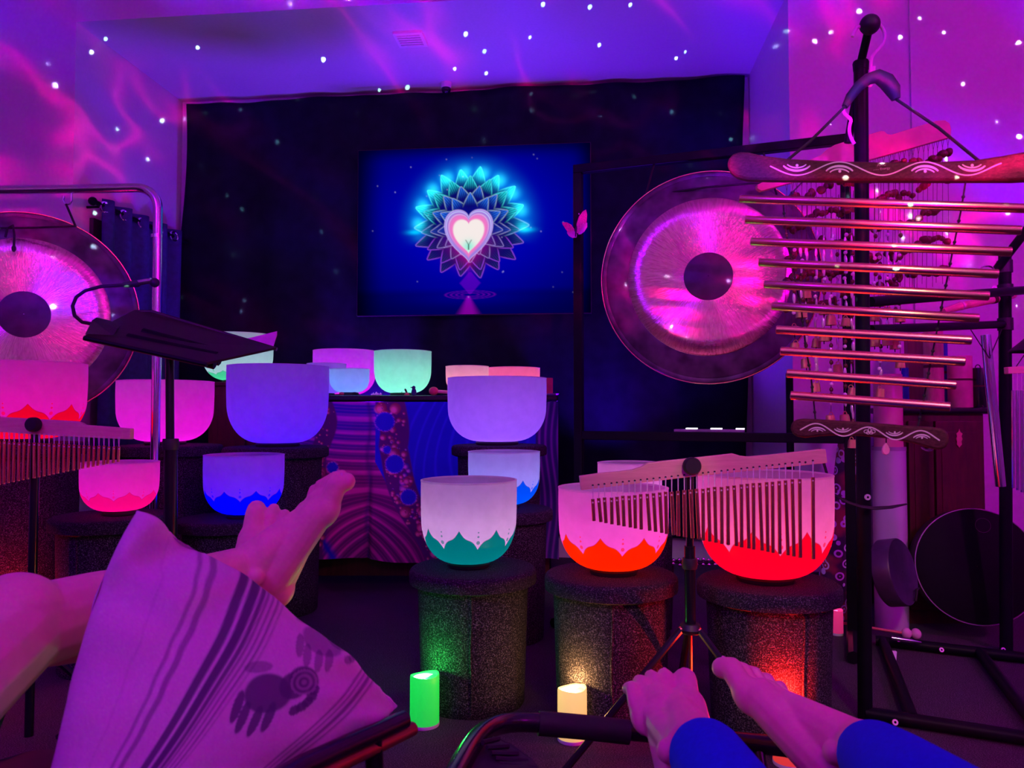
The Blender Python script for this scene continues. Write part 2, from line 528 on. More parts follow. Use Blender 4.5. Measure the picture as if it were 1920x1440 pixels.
def screen_picture(X, Y):
    """X right, Y down, in pixels of the photograph; returns linear rgb"""
    img = np.zeros(X.shape + (3,))
    cx, cy = 886.0, 428.0
    d = np.hypot((X - cx) / 1.45, (Y - 415))
    g = np.exp(-(d / 150.0) ** 2)
    img[..., 2] = 0.04 + 0.56 * g
    low = smooth(Y, 535, 552)
    img *= (1 - 0.45 * low)[..., None]
    hor = np.exp(-((Y - 556) / 14.0) ** 2) * np.exp(-((X - cx) / 110.0) ** 2)
    img[..., 2] += 0.10 * hor
    YY = np.where(Y < cy, Y - cy, (Y - cy) * 1.16)
    ang = np.arctan2(-YY, X - cx)
    rad = np.hypot(X - cx, YY)
    def petal(a, r0, r1, w, fill, edge, tipcol, lw=1.3, fade=1.0):
        ca, sa = math.cos(a), -math.sin(a)
        lx = (X - cx) * ca + YY * sa
        ly = -(X - cx) * sa + YY * ca
        s = (lx - r0) / (r1 - r0)
        sc = np.clip(s, 0, 1)
        half = w * (np.sin(np.pi * sc ** 0.62) ** 0.8) * (1 - 0.25 * sc)
        inside = smooth(half - np.abs(ly), -0.6, 0.8) * (s > 0) * (s < 1)
        ed = np.exp(-((half - np.abs(ly)) / lw) ** 2) * smooth(s, .35, .75) * (s < 1.0)
        vein = 0.75 * (0.5 + 0.5 * np.cos(ly * 1.7)) ** 2
        k = smooth(sc, .45, 1.0)
        c = np.array(fill)[None, None] * (1 - k[..., None]) + np.array(tipcol)[None, None] * (k * (0.45 + vein))[..., None]
        for q in range(3):
            img[..., q] = img[..., q] * (1 - inside) + inside * c[..., q]
            img[..., q] = np.maximum(img[..., q], ed * edge[q] * fade)
    def ring(n, r0, r1, w, ph, inner, jag=0.0):
        order = sorted(range(n), key=lambda i: math.sin(ph + 2 * math.pi * i / n))
        for i in order:
            a = ph + 2 * math.pi * i / n
            s = math.sin(a)
            up = max(0.0, min(1.0, (s + 0.40) / 0.75))
            edge = (0.26 * (1 - up) + 0.06 * up, 0.05 * (1 - up) + 0.80 * up, 0.80 * (1 - up) + 0.95 * up)
            if inner: edge = (0.30, 0.22 + 0.25 * up, 0.80)
            tip = (0.02, 0.02 + (0.85 if not inner else 0.16) * up ** 1.5, 0.22 + 0.75 * up)
            petal(a, r0, r1 * (1 + jag * (i % 2)), w, (0.003, 0.003, 0.15), edge, tip, 1.2, 1.0 if not inner else 0.8)
    ring(18, 55, 106, 17, math.pi / 2 + math.pi / 18, False, 0.04)
    # glowing haze over the upper tips
    tipglow = np.exp(-((rad - 98) / 11.0) ** 2) * smooth(np.sin(ang), -0.35, 0.15) * (0.55 + 0.45 * np.cos(ang * 18 + 1.2))
    img[..., 1] += 0.75 * tipglow; img[..., 2] += 0.75 * tipglow; img[..., 0] += 0.02 * tipglow
    haze = np.exp(-((rad - 100) / 20.0) ** 2) * smooth(np.sin(ang), -0.4, 0.2)
    img[..., 1] += 0.12 * haze; img[..., 2] += 0.30 * haze
    ring(15, 42, 93, 17, math.pi / 2, False)
    ring(13, 30, 76, 16, math.pi / 2 + math.pi / 13, True)
    ring(11, 16, 62, 16, math.pi / 2, True)
    for sgn in (-1, 1):
        ray = np.exp(-((Y - 436) / 4.0) ** 2) * np.exp(-((X - cx - sgn * 104) / 13.0) ** 2)
        img[..., 1] += 0.55 * ray; img[..., 2] += 0.65 * ray
    # drop below the lotus
    dl = smooth(1 - np.abs(X - cx) / np.maximum(1, 22 - np.abs(Y - 530) * 1.0), 0, 0.25) * (np.abs(Y - 530) < 20)
    img[..., 0] += 0.07 * dl; img[..., 2] += 0.15 * dl
    # heart
    hx = (X - 883.0) / 46.0
    hy = -(Y - 452.0) / 40.0
    def heart(sc, oy=0.0):
        x = hx / sc; y = (hy - .12) / sc + .12 + oy
        return x ** 2 + (y * 0.95 - 0.66 * np.sqrt(np.abs(x)) + 0.02) ** 2
    H = heart(1.0)
    glow = np.exp(-np.clip(H - 1, 0, 9) * 1.6)
    img[..., 0] += 0.34 * glow * smooth(Y, 430, 500); img[..., 2] += 0.10 * glow
    h1 = smooth(1.0 - H, 0.0, 0.06)
    img = img * (1 - h1)[..., None] + h1[..., None] * np.array([0.36, 0.22, 0.80])
    lines = np.abs(np.sin(H * 17.0)) ** 5
    img += (h1 * (H > .55) * lines * smooth(455 - Y, -20, 30))[..., None] * np.array([0.25, 0.40, 0.25])
    h2 = smooth(1.0 - heart(0.90), 0.0, 0.40)
    img = img * (1 - h2)[..., None] + h2[..., None] * np.array([0.95, 0.20, 0.62])
    h3 = smooth(1.0 - heart(0.68, 0.0), 0.0, 0.25)
    img = img * (1 - h3)[..., None] + h3[..., None] * np.array([1.0, 0.90, 0.88])
    mint = h3 * np.exp(-((X - 883) / 12.0) ** 2 - ((Y - 464) / 11.0) ** 2)
    img = img * (1 - 0.8 * mint)[..., None] + (0.8 * mint)[..., None] * np.array([0.18, 0.95, 0.75])
    for sgn in (-1, 1):
        yb = np.exp(-(np.abs((X - 883) - sgn * np.clip(461 - Y, 0, 9) * .6) / 1.2) ** 2) * (Y > 452) * (Y < 470)
        img = img * (1 - 0.6 * yb * h3)[..., None]
    e = np.exp(-((H - 0.97) / 0.045) ** 2)
    img += e[..., None] * np.array([0.30, 0.25, 0.30])
    for rr in (16, 26, 36, 46):
        el = np.hypot((X - cx), (Y - 551) * 6.0)
        k = np.exp(-((el - rr) / 2.2) ** 2)
        img[..., 0] += 0.09 * k; img[..., 2] += 0.12 * k
    rf = smooth(1 - np.abs(X - 883) / np.maximum(1, 4 + (Y - 553) * 0.72), 0, 0.8) * (Y > 553)
    img[..., 0] += 0.22 * rf; img[..., 2] += 0.22 * rf
    r = np.random.RandomState(5)
    for _ in range(26):
        sx, sy = r.uniform(700, 1090), r.uniform(295, 560)
        img += (np.exp(-((X - sx) ** 2 + (Y - sy) ** 2) / 1.2) * r.uniform(0.1, 0.4))[..., None] * np.array([0.8, 0.7, 1.0])
    fade = smooth(X, 664, 730) * smooth(1116 - X, 0, 46) * smooth(Y, 270, 312)
    fl = 0.10 + 0.90 * fade
    return np.clip(img * fl[..., None], 0, 1.3)

def screen():
    SS = 0.10                                   # stands a little off the wall
    def on(px_, py_):
        # the point of the screen plane seen at that pixel
        d = V(px_, py_, 1.0) - Vector((0, 0, CAMH))
        n = RF
        c0 = Vector((0, 0, CAMH))
        k = (R(0, SS, 0) - c0).dot(n) / d.dot(n)
        return c0 + d * k
    tl, br = on(672, 283), on(1108, 586)
    t0 = (tl - P0).dot(RR); t1 = (br - P0).dot(RR)
    z1, z0 = tl.z, br.z
    nx, ny = 420, 300
    u = np.linspace(0, 1, nx); w = np.linspace(0, 1, ny)
    U, W = np.meshgrid(u, w)
    # picture coordinates as flat print on the panel
    Xp = 672 + (1108 - 672) * U; Yp = 283 + (586 - 283) * W
    img = screen_picture(Xp, Yp)
    m = MB()
    base = np.array(R(0, SS, 0)); rr = np.array(RR)
    T = t0 + (t1 - t0) * U; Z = z1 + (z0 - z1) * W
    pts = base[None, None] + T[..., None] * rr[None, None]
    pts[..., 2] = Z
    m.v = [tuple(p) for p in pts.reshape(-1, 3)]
    idx = np.arange(nx * ny).reshape(ny, nx)
    q = np.stack([idx[:-1, :-1], idx[1:, :-1], idx[1:, 1:], idx[:-1, 1:]], -1).reshape(-1, 4)
    m.f = [tuple(int(k) for k in a) for a in q]
    th = thing('wall_screen', 'glowing wall screen showing a heart inside a blue lotus', 'screen', R((t0 + t1) / 2, SS, z0))
    MB().rbox(t0 - .003, t1 + .003, 0.078, SS - 0.002, z0 - .003, z1 + .003).build('bezel', M['black_plastic'], th, smooth=False)
    p = m.build('display', vcol_mat('display_picture', emit=1.0), th, smooth=False, colors=img.reshape(-1, 3), fix=False)
    p['label'] = 'picture of a glowing heart in a lotus flower'
screen()

# ------------------------------------------------------------------ window curtain in the alcove
def curtain():
    z1 = 1.735; t = TL + 0.07
    th = thing('curtain_rod', 'dark curtain rod over the window of the side wall', 'curtain rod', R(t, 0.45, z1))
    MB().tube(R(t, 0.02, z1), R(t, 0.86, z1 + 0.01), 0.011).build('rod', M['black_metal'], th)
    MB().sphere(R(t, 0.88, z1 + 0.01), 0.02).build('finial', M['black_metal'], th)
    for s in (0.06, 0.82):
        MB().tube(R(TL, s, z1), R(t, s, z1), 0.006).build('bracket', M['black_metal'], th)
    struct(MB().rbox(TL, TL + 0.03, 0.10, 0.16, 0.9, 1.70).build('trim_1', M['wall'], smooth=False, origin=(0, 0, 0)))
    struct(MB().rbox(TL, TL + 0.02, 0.16, 0.80, 0.95, 1.69).build('window_1', M['trim'], smooth=False, origin=(0, 0, 0)))
    c = thing('grommet_curtain', 'navy grommet curtain behind the chrome gong stand', 'curtain', R(t, 0.5, 0.55))
    m = MB(); nx, nz = 70, 24
    for j in range(nz + 1):
        for i in range(nx + 1):
            u = i / nx; w = j / nz
            s = 0.14 + 0.68 * u
            dt = 0.035 * math.sin(u * 4.5 * 2 * math.pi) * (1 - 0.15 * w)
            m.v.append(tuple(R(t + dt, s + 0.01 * math.sin(w * 3 + u * 9), 0.55 + (z1 + 0.04 - 0.55) * w)))
    for j in range(nz):
        for i in range(nx):
            a = j * (nx + 1) + i
            m.f.append((a, a + 1, a + nx + 2, a + nx + 1))
    o = m.build('cloth', M['curtain'], c, fix=False)
    o.modifiers.new('thick', 'SOLIDIFY').thickness = 0.003
    for k in range(5):
        u = (k + 0.5) / 4.5 * 0.98
        if u > 1: continue
        s = 0.14 + 0.68 * u
        ctr = R(t + 0.012, s, z1)
        pts = [ctr + RF * (0.024 * math.cos(a)) + Vector((0, 0, 0.024 * math.sin(a))) + RR * 0.008 * math.cos(a) for a in [2 * math.pi * q / 18 for q in range(18)]]
        MB().path(pts, 0.006, 8, closed=True).build('grommet', M['chrome'], c)
curtain()

# ------------------------------------------------------------------ singing bowls
def bowl_material(name, body, paint, r, h, k=8, phase=0.0, lo=0.20, hi=0.36, trans=0.80):
    t = NT(name)
    sep = t.n('ShaderNodeSeparateXYZ'); t.set(sep.inputs[0], t.obj())
    x, y, z = sep.outputs
    nz = t.noise(26, 3.0, 0.6)
    col = t.ramp(nz, tuple(c * 0.93 for c in body), body, 0.35, 0.65)
    if paint is not None:
        an = t.math('ARCTAN2', y, x)
        q = t.math('FRACT', t.math('ADD', t.math('MULTIPLY', an, k / (2 * math.pi)), phase))
        tri = t.math('ABSOLUTE', t.math('SUBTRACT', t.math('MULTIPLY', q, 2.0), 1.0))      # 1 at the peak, 0 at the valley
        tt = t.math('SUBTRACT', 1.0, tri)
        og = t.math('SUBTRACT', tri, t.math('MULTIPLY', t.math('SINE', t.math('MULTIPLY', tt, 2 * math.pi)), 0.10))
        edge = t.math('MULTIPLY_ADD', og, (hi - lo) * h, lo * h)
        below = t.math('LESS_THAN', z, edge)
        arc = t.math('MULTIPLY', t.math('SUBTRACT', q, 0.5), 2 * math.pi * r / k)
        dots = None
        for zz, rr in ((lo + 0.085, 0.022), (lo + 0.155, 0.013), (lo + 0.205, 0.009)):
            dz = t.math('SUBTRACT', z, zz * h)
            dd = t.math('SQRT', t.math('ADD', t.math('MULTIPLY', arc, arc), t.math('MULTIPLY', dz, dz)))
            one = t.math('LESS_THAN', dd, rr * h)
            dots = one if dots is None else t.math('MAXIMUM', dots, one)
        line = t.math('LESS_THAN', t.math('ABSOLUTE', t.math('SUBTRACT', z, edge)), 0.007 * h)
        col = t.mix(t.math('MAXIMUM', below, t.math('MULTIPLY', dots, 0.75)), col, paint)
        col = t.mix(t.math('MULTIPLY', line, 0.5), col, tuple(c * 0.55 for c in paint))
    t.P(col, 0.42, 0.0, 0.35)
    tr = t.n('ShaderNodeBsdfTranslucent'); t.set(tr.inputs[0], col)
    mx = t.n('ShaderNodeMixShader'); mx.inputs[0].default_value = trans
    t.nt.links.new(t.b.outputs[0], mx.inputs[1]); t.nt.links.new(tr.outputs[0], mx.inputs[2])
    t.nt.links.new(mx.outputs[0], t.out.inputs[0])
    return t.m

def bowl(base, r, h, body, paint, glow, power, label, k=8, phase=0.0, lo=0.2, hi=0.36, group='crystal singing bowls'):
    base = Vector(base)
    th = thing('singing_bowl', label, 'bowl', base, group)
    mt = bowl_material('frosted_quartz', body, paint, r, h, k, phase, lo, hi)
    zc = 0.52 * h
    prof = [(0.004, 0.004), (0.30 * r, 0.004)]
    for i in range(1, 15):
        q = i / 14
        z = 0.004 + zc * (1 - math.cos(q * math.pi / 2))
        x = 0.30 * r + 0.70 * r * math.sin(q * math.pi / 2) ** 0.86
        prof.append((x, z))
    for i in range(1, 7):
        q = i / 6
        prof.append((r * (1 + 0.012 * math.sin(q * 2.2) - 0.004 * q), 0.004 + zc + (h - zc - 0.004) * q))
    MB().lathe(prof, 64, Matrix.Translation(base)).build('body', mt, th)
    rr = prof[-1][0]
    MB().lathe([(rr + .0008, h - .004), (rr + .0012, h), (rr - .0045, h + .001), (rr - .0055, h - .004)], 64, Matrix.Translation(base)).build('rim', mt, th)
    MB().lathe([(0.36 * r, -0.010), (0.43 * r, -0.008), (0.44 * r, 0.0), (0.40 * r, 0.007), (0.33 * r, 0.003)], 40, Matrix.Translation(base)).build('rubber_ring', M['black_rubber'], th)
    if power > 0:
        add_light('bowl_led', 'POINT', base + Vector((0, 0, h * 0.34)), glow, power * 0.98 * (r / 0.13) ** 2, 0.03, parent=th)
    return th

def bucket(cx, Y, lid_px, ylid, label, taper=0.93, lid_h=0.04, body_ratio=0.87, round_=0.014, group='carpet-covered bucket stands'):
    """a carpet-wrapped bucket; ylid is the row of the lid's centre, returns the lid height"""
    c = V(cx, ylid, Y)
    zt = c.z; R_ = px(lid_px, Y) / 2
    p = Vector((c.x, c.y, 0))
    th = thing('carpeted_bucket', label, 'stand', p, group)
    rb = R_ * body_ratio
    prof = [(rb * taper * 0.98, 0.0), (rb * taper, 0.004)] + [(rb * (taper + (1 - taper) * i / 8), 0.004 + (zt - lid_h - 0.004) * i / 8) for i in range(1, 9)]
    MB().lathe(prof, 56, Matrix.Translation(p), close=True).build('body', M['bucket'], th)
    lp = [(R_ - .012, -lid_h), (R_ - .001, -lid_h + .002), (R_, -lid_h + .01)]
    for i in range(7):
        a = i / 6 * math.pi / 2
        lp.append((R_ - round_ + round_ * math.cos(a), -round_ + round_ * math.sin(a)))
    m = MB().lathe(lp, 72, Matrix.Translation(Vector((p.x, p.y, zt))), close=True)
    # a frayed lower hem
    for i in range(72):
        a, b, d = m.v[i]; m.v[i] = (a, b, d + random.uniform(-.004, .003))
    m.build('lid', M['bucket_lid'], th)
    # the wrap's vertical seam
    sa = -math.pi / 2 + random.uniform(-0.5, 0.3)
    pts = [(p.x + rb * (taper + (1 - taper) * q) * 1.004 * math.cos(sa + .01 * math.sin(q * 9)), p.y + rb * (taper + (1 - taper) * q) * 1.004 * math.sin(sa + .01 * math.sin(q * 9)), 0.01 + (zt - lid_h - 0.02) * q) for q in [i / 12 for i in range(13)]]
    MB().path(pts, 0.003, 6).build('seam', M['bucket'], th)
    return zt, p

W = (0.86, 0.84, 0.86)
def glow_of(rgb, wash=(0.09, 0.012, 0.12)):
    """lamp colour and power that make the quartz read as that display colour"""
    lin = [((c / 255 + .055) / 1.055) ** 2.4 if c > 10 else c / 255 / 12.92 for c in rgb]
    g = [max(0.0, a - b) for a, b in zip(lin, wash)]
    m = max(max(g), .02)
    return tuple(x / m for x in g), m
# lid column, depth, lid width, lid row, label; bowl width, rim row, base row, paint, glow, power, label
ROWS = [
 dict(cx=887, Y=2.11, lid=236, yl=1062, s='carpeted bucket under the green petal bowl, green candle beside it', bx=879, bw=177, rim=899, base=1052,
      paint=(0.0, 0.42, 0.22), tg=(208, 150, 215), k=8, ph=0.18, lo=0.24, hi=0.46, l='white singing bowl with green petal base on a carpeted bucket'),
 dict(cx=1145, Y=1.99, lid=246, yl=1074, s='carpeted bucket under the orange petal bowl, warm candle beside it', bx=1150, bw=202, rim=913, base=1066,
      paint=(0.95, 0.16, 0.0), tg=(238, 72, 205), k=8, ph=0.45, lo=0.26, hi=0.47, l='pink-lit singing bowl with orange petal base beside the bar chimes'),
 dict(cx=1440, Y=1.90, lid=258, yl=1088, s='carpeted bucket under the red petal bowl beside the tall black pole', bx=1435, bw=240, rim=888, base=1081,
      paint=(0.80, 0.0, 0.04), tg=(252, 95, 175), k=8, ph=0.62, lo=0.30, hi=0.52, l='large pink singing bowl with red petal base behind the bar chimes'),
 dict(cx=946, Y=2.70, lid=180, yl=952, s='carpeted bucket under the blue petal bowl before the patterned tablecloth', bx=945, bw=133, rim=846, base=945,
      paint=(0.0, 0.22, 0.80), tg=(150, 140, 238), k=8, ph=0.30, lo=0.26, hi=0.50, l='pale blue singing bowl with bright blue petal base'),
 dict(cx=936, Y=3.10, lid=178, yl=834, s='tall carpeted stand under the lilac bowl before the table', bx=932, bw=184, rim=709, base=827,
      paint=None, tg=(140, 75, 228), k=8, ph=0, lo=.2, hi=.3, l='plain lilac singing bowl raised in front of the table'),
 dict(cx=518, Y=3.05, lid=192, yl=837, s='tall carpeted stand under the plain violet bowl', bx=521, bw=183, rim=687, base=827,
      paint=None, tg=(82, 0, 222), k=8, ph=0, lo=.2, hi=.3, l='plain deep violet singing bowl in front of the music desk'),
 dict(cx=318, Y=3.05, lid=190, yl=834, s='tall carpeted stand under the plain magenta bowl', bx=310, bw=168, rim=715, base=824,
      paint=None, tg=(215, 0, 195), k=8, ph=0, lo=.2, hi=.3, l='plain magenta singing bowl behind the music stand pole'),
 dict(cx=208, Y=2.39, lid=206, yl=965, s='carpeted bucket under the small pink petal bowl', bx=224, bw=134, rim=866, base=961,
      paint=(0.85, 0.10, 0.36), tg=(232, 0, 180), k=8, ph=0.10, lo=0.27, hi=0.44, l='small pink singing bowl with pink petal base behind the cushion'),
 dict(cx=428, Y=2.70, lid=184, yl=970, s='carpeted bucket under the blue-violet petal bowl behind the crossed feet', bx=457, bw=143, rim=852, base=964,
      paint=(0.0, 0.02, 0.9), tg=(92, 30, 238), k=8, ph=0.20, lo=0.27, hi=0.44, l='blue-violet singing bowl with deep blue petal base'),
 dict(cx=58, Y=2.60, lid=190, yl=830, s='tall carpeted stand behind the bar chimes under the red petal bowl', bx=50, bw=196, rim=681, base=827,
      paint=(0.9, 0.0, 0.05), tg=(215, 0, 165), k=8, ph=0.28, lo=0.26, hi=0.46, l='magenta singing bowl with red petal base before the framed gong'),
 dict(cx=1185, Y=2.62, lid=170, yl=975, s='carpeted bucket hidden behind the orange petal bowl', bx=1181, bw=118, rim=867, base=968,
      paint=None, tg=(245, 115, 215), k=8, ph=0, lo=.2, hi=.3, l='plain pale pink bowl peeping over the bar chime beam'),
]
for d in ROWS:
    zt, p = bucket(d['cx'], d['Y'], d['lid'], d['yl'], d['s'])
    b = V(d['bx'], d['base'], d['Y'])
    r = px(d['bw'], d['Y']) / 2
    rimz = V(d['bx'], d['rim'], d['Y']).z
    bz = zt + 0.010
    gl, pw = glow_of(d['tg'])
    bowl((b.x, b.y, bz), r, rimz - bz, W, d['paint'], gl, pw, d['l'], d['k'], d['ph'], d['lo'], d['hi'])

# ------------------------------------------------------------------ the altar table and what stands on it
TY = 3.42
ttop = V(800, 741, TY).z
def altar():
    x0, x1 = V(556, 742, TY).x, V(1047, 742, TY).x
    th = thing('altar_table', 'long dark table behind the bowls under a printed cloth', 'table', ((x0 + x1) / 2, TY + .25, 0))
    MB().box((x0, TY, ttop - .028), (x1, TY + .65, ttop)).build('tabletop', M['tabletop'], th, smooth=False, bevel=0.008)
    for x in (x0 + .05, x1 - .05):
        for y in (TY + .06, TY + .58):
            MB().tube((x, y, 0), (x, y, ttop - .028), 0.02).build('leg', M['black_metal'], th)
    MB().box((x0 + .04, TY + .03, .05), (x1 - .04, TY + .06, .16)).build('stretcher', M['cabinet'], th, smooth=False)
    return x0, x1
AX0, AX1 = altar()

def cloth_print(X, Y):
    """X, Y: photograph pixels across the hanging cloth"""
    n = X.shape
    rs = np.random.RandomState(3)
    c = np.zeros(n + (3,)); c[:] = (0.010, 0.012, 0.42)
    # streaks on the right
    st = 0.5 + 0.5 * np.sin((Y * 0.55 + (X - 820) * 0.9 - 0.0022 * (Y - 740) ** 2) * 0.30 + 1.5 * np.sin(X * .05 + Y * .02))
    right = X > 770
    c[right] += (st[right] ** 9)[:, None] * np.array([0.02, 0.012, 0.10])
    # feather ribs on the left
    ym = 905
    rib_y = np.where(Y < ym, Y + 0.0009 * (X - 693) ** 2, Y - (ym - Y) * 0.0 - np.abs(X - 693) * (Y - ym) / 160.0 * 1.0)
    f1 = 0.5 + 0.5 * np.sin(rib_y * 0.27 + 2.2 * np.sin(rib_y * .045) + .004 * (X - 640))
    f2 = 0.5 + 0.5 * np.sin(rib_y * 0.95 + 1.0 + X * .01)
    left = X < (705 + np.clip(Y - 860, 0, 300) * 0.55)
    amt = (f1 ** 4) * 0.9 + 0.30 * f2 ** 4
    depth = smooth(Y, 740, 900)
    pink = np.stack([0.50 * amt, 0.03 * amt, 0.16 * amt], -1)
    base = np.stack([0.02 + 0.10 * depth, 0.0 * depth, 0.34 - 0.25 * depth], -1)
    c[left] = (base + pink)[left]
    spine = np.exp(-((X - 693 - 3 * np.sin(Y * .05)) / 4.0) ** 2)
    c[..., 0] = c[..., 0] * (1 - 0.6 * spine) + 0.02 * spine
    c[..., 2] = c[..., 2] * (1 - 0.5 * spine) + 0.05 * spine
    stripe = np.exp(-((X - 612 - (Y - 1010) * 0.62) / 9.0) ** 2) * (Y > 985)
    c = c * (1 - stripe)[..., None] + stripe[..., None] * np.array([0.0, 0.0, 0.28])
    # the band of bubbles
    def band(cx, hw, bx, seed, nb, sc):
        nonlocal c
        inb = smooth(hw - np.abs(X - cx), -2, 2)
        c = c * (1 - inb)[..., None] + inb[..., None] * np.array([0.09, 0.010, 0.10])
        r = np.random.RandomState(seed)
        for _ in range(nb):
            yy = r.uniform(742, 1045)
            cc = bx(yy); xx = cc + r.uniform(-hw, hw) * 0.85
            rad = (1.1 + r.exponential(2.6)) * sc
            rad = min(rad, 11.0 * sc)
            d = np.hypot(X - xx, Y - yy)
            inside = smooth(rad - d, -0.5, 0.7)
            hl = np.exp(-(((X - xx + rad * .3) ** 2 + (Y - yy - rad * .25) ** 2) / (rad * .6) ** 2))
            tone = np.array([0.40, 0.05, 0.10]) if r.rand() < 0.8 else np.array([0.04, 0.02, 0.35])
            col = tone[None, None] * 0.5 + hl[..., None] * np.array([0.85, 0.30, 0.30])
            c = c * (1 - inside)[..., None] + inside[..., None] * col
    bx = lambda y: 733 + 9 * math.sin((y - 742) / 38.0) + max(0, y - 830) * 0.42
    bxa = 733 + 9 * np.sin((Y - 742) / 38.0) + np.clip(Y - 830, 0, 400) * 0.42
    band(bxa, 28, bx, 4, 190, 1.0)
    lx = lambda y: 606 + 10 * math.sin((y - 742) / 26.0)
    lxa = 606 + 10 * np.sin((Y - 742) / 26.0)
    band(lxa, 18, lx, 8, 70, 0.8)
    for (xx, yy, rad) in ((723, 781, 19), (743, 863, 18), (770, 925, 15), (627, 872, 11), (618, 905, 10), (728, 836, 8)):
        d = np.hypot(X - xx, Y - yy)
        inside = smooth(rad - d, -1, 1)
        tx = 0.5 + 0.5 * np.sin(d * 2.4)
        col = np.stack([0.012 + 0 * d, 0.02 * tx, 0.30 + 0.2 * tx], -1)
        c = c * (1 - inside)[..., None] + inside[..., None] * col
        ringb = np.exp(-((d - rad) / 1.6) ** 2) * (rs.rand(*n) > 0.45)
        c += ringb[..., None] * np.array([0.35, 0.12, 0.15])
    # swirl lines at the far right
    fr = X > 1008
    sw = 0.5 + 0.5 * np.sin(X * 0.55 + 3 * np.sin(Y * .025))
    c[fr] = (np.array([0.02, 0.01, 0.10])[None] + (sw[fr] ** 3)[:, None] * np.array([0.16, 0.02, 0.16]))
    return np.clip(c * np.array([1.35, 1.3, 1.7]), 0, 1)

def altar_cloth():
    nx, ny = 330, 230
    U, Wv = np.meshgrid(np.linspace(0, 1, nx), np.linspace(0, 1, ny))
    Xp = 560 + (1050 - 560) * U; Yp = 742 + (1048 - 742) * Wv
    cols = cloth_print(Xp, Yp)
    x0, x1 = V(562, 760, TY).x, V(1046, 760, TY).x
    zt, zb = ttop - 0.03, V(690, 1046, TY).z
    Z = zt + (zb - zt) * Wv + 0.012 * np.sin(U * 9) * Wv
    X = x0 + (x1 - x0) * U
    fold = 0.018 * np.sin(U * 26 + 1.5 * Wv) * (0.25 + Wv) + 0.03 * np.exp(-((U - 0.272) / 0.012) ** 2) * Wv
    Y = TY - 0.012 - 0.05 * Wv ** 2 + fold * 0.8 - 0.01
    Y = np.minimum(Y, TY - 0.004)
    m = MB(); m.v = [tuple(p) for p in np.stack([X, Y, Z], -1).reshape(-1, 3)]
    idx = np.arange(nx * ny).reshape(ny, nx)
    q = np.stack([idx[:-1, :-1], idx[1:, :-1], idx[1:, 1:], idx[:-1, 1:]], -1).reshape(-1, 4)
    m.f = [tuple(int(k) for k in a) for a in q]
    o = m.build('altar_cloth', vcol_mat('printed_cloth', 0.7, spec=0.25), origin=((x0 + x1) / 2, TY, zb), colors=cols.reshape(-1, 3), fix=False)
    tag(o, 'printed cloth with blue and red fractal bubbles hanging from the table', 'tablecloth')
altar_cloth()

for (bx, bw, rim, dy, tg, l) in (
        (646, 116, 658, 0.49, (190, 0, 150), 'wide magenta bowl at the back of the altar table'),
        (612, 72, 682, 0.24, (90, 45, 215), 'small violet bowl on the table half hidden by the cyan one'),
        (655, 73, 692, 0.08, (95, 140, 242), 'small cyan blue bowl on the altar table'),
        (755, 106, 659, 0.17, (110, 232, 188), 'mint green bowl on the altar table'),
        (876, 80, 687, 0.16, (255, 150, 168), 'peach bowl on the table behind the lilac bowl'),
        (962, 100, 690, 0.3, (255, 92, 140), 'wide salmon pink bowl on the table behind the lilac bowl')):
    Y = TY + dy
    b = V(bx, 740, Y); rz = V(bx, rim, Y).z; bz = ttop + 0.010
    bowl((b.x, Y, bz), px(bw, Y) / 2, rz - bz, W, None, *glow_of(tg, (.03, 0, .06)), l, group='bowls on the altar table')

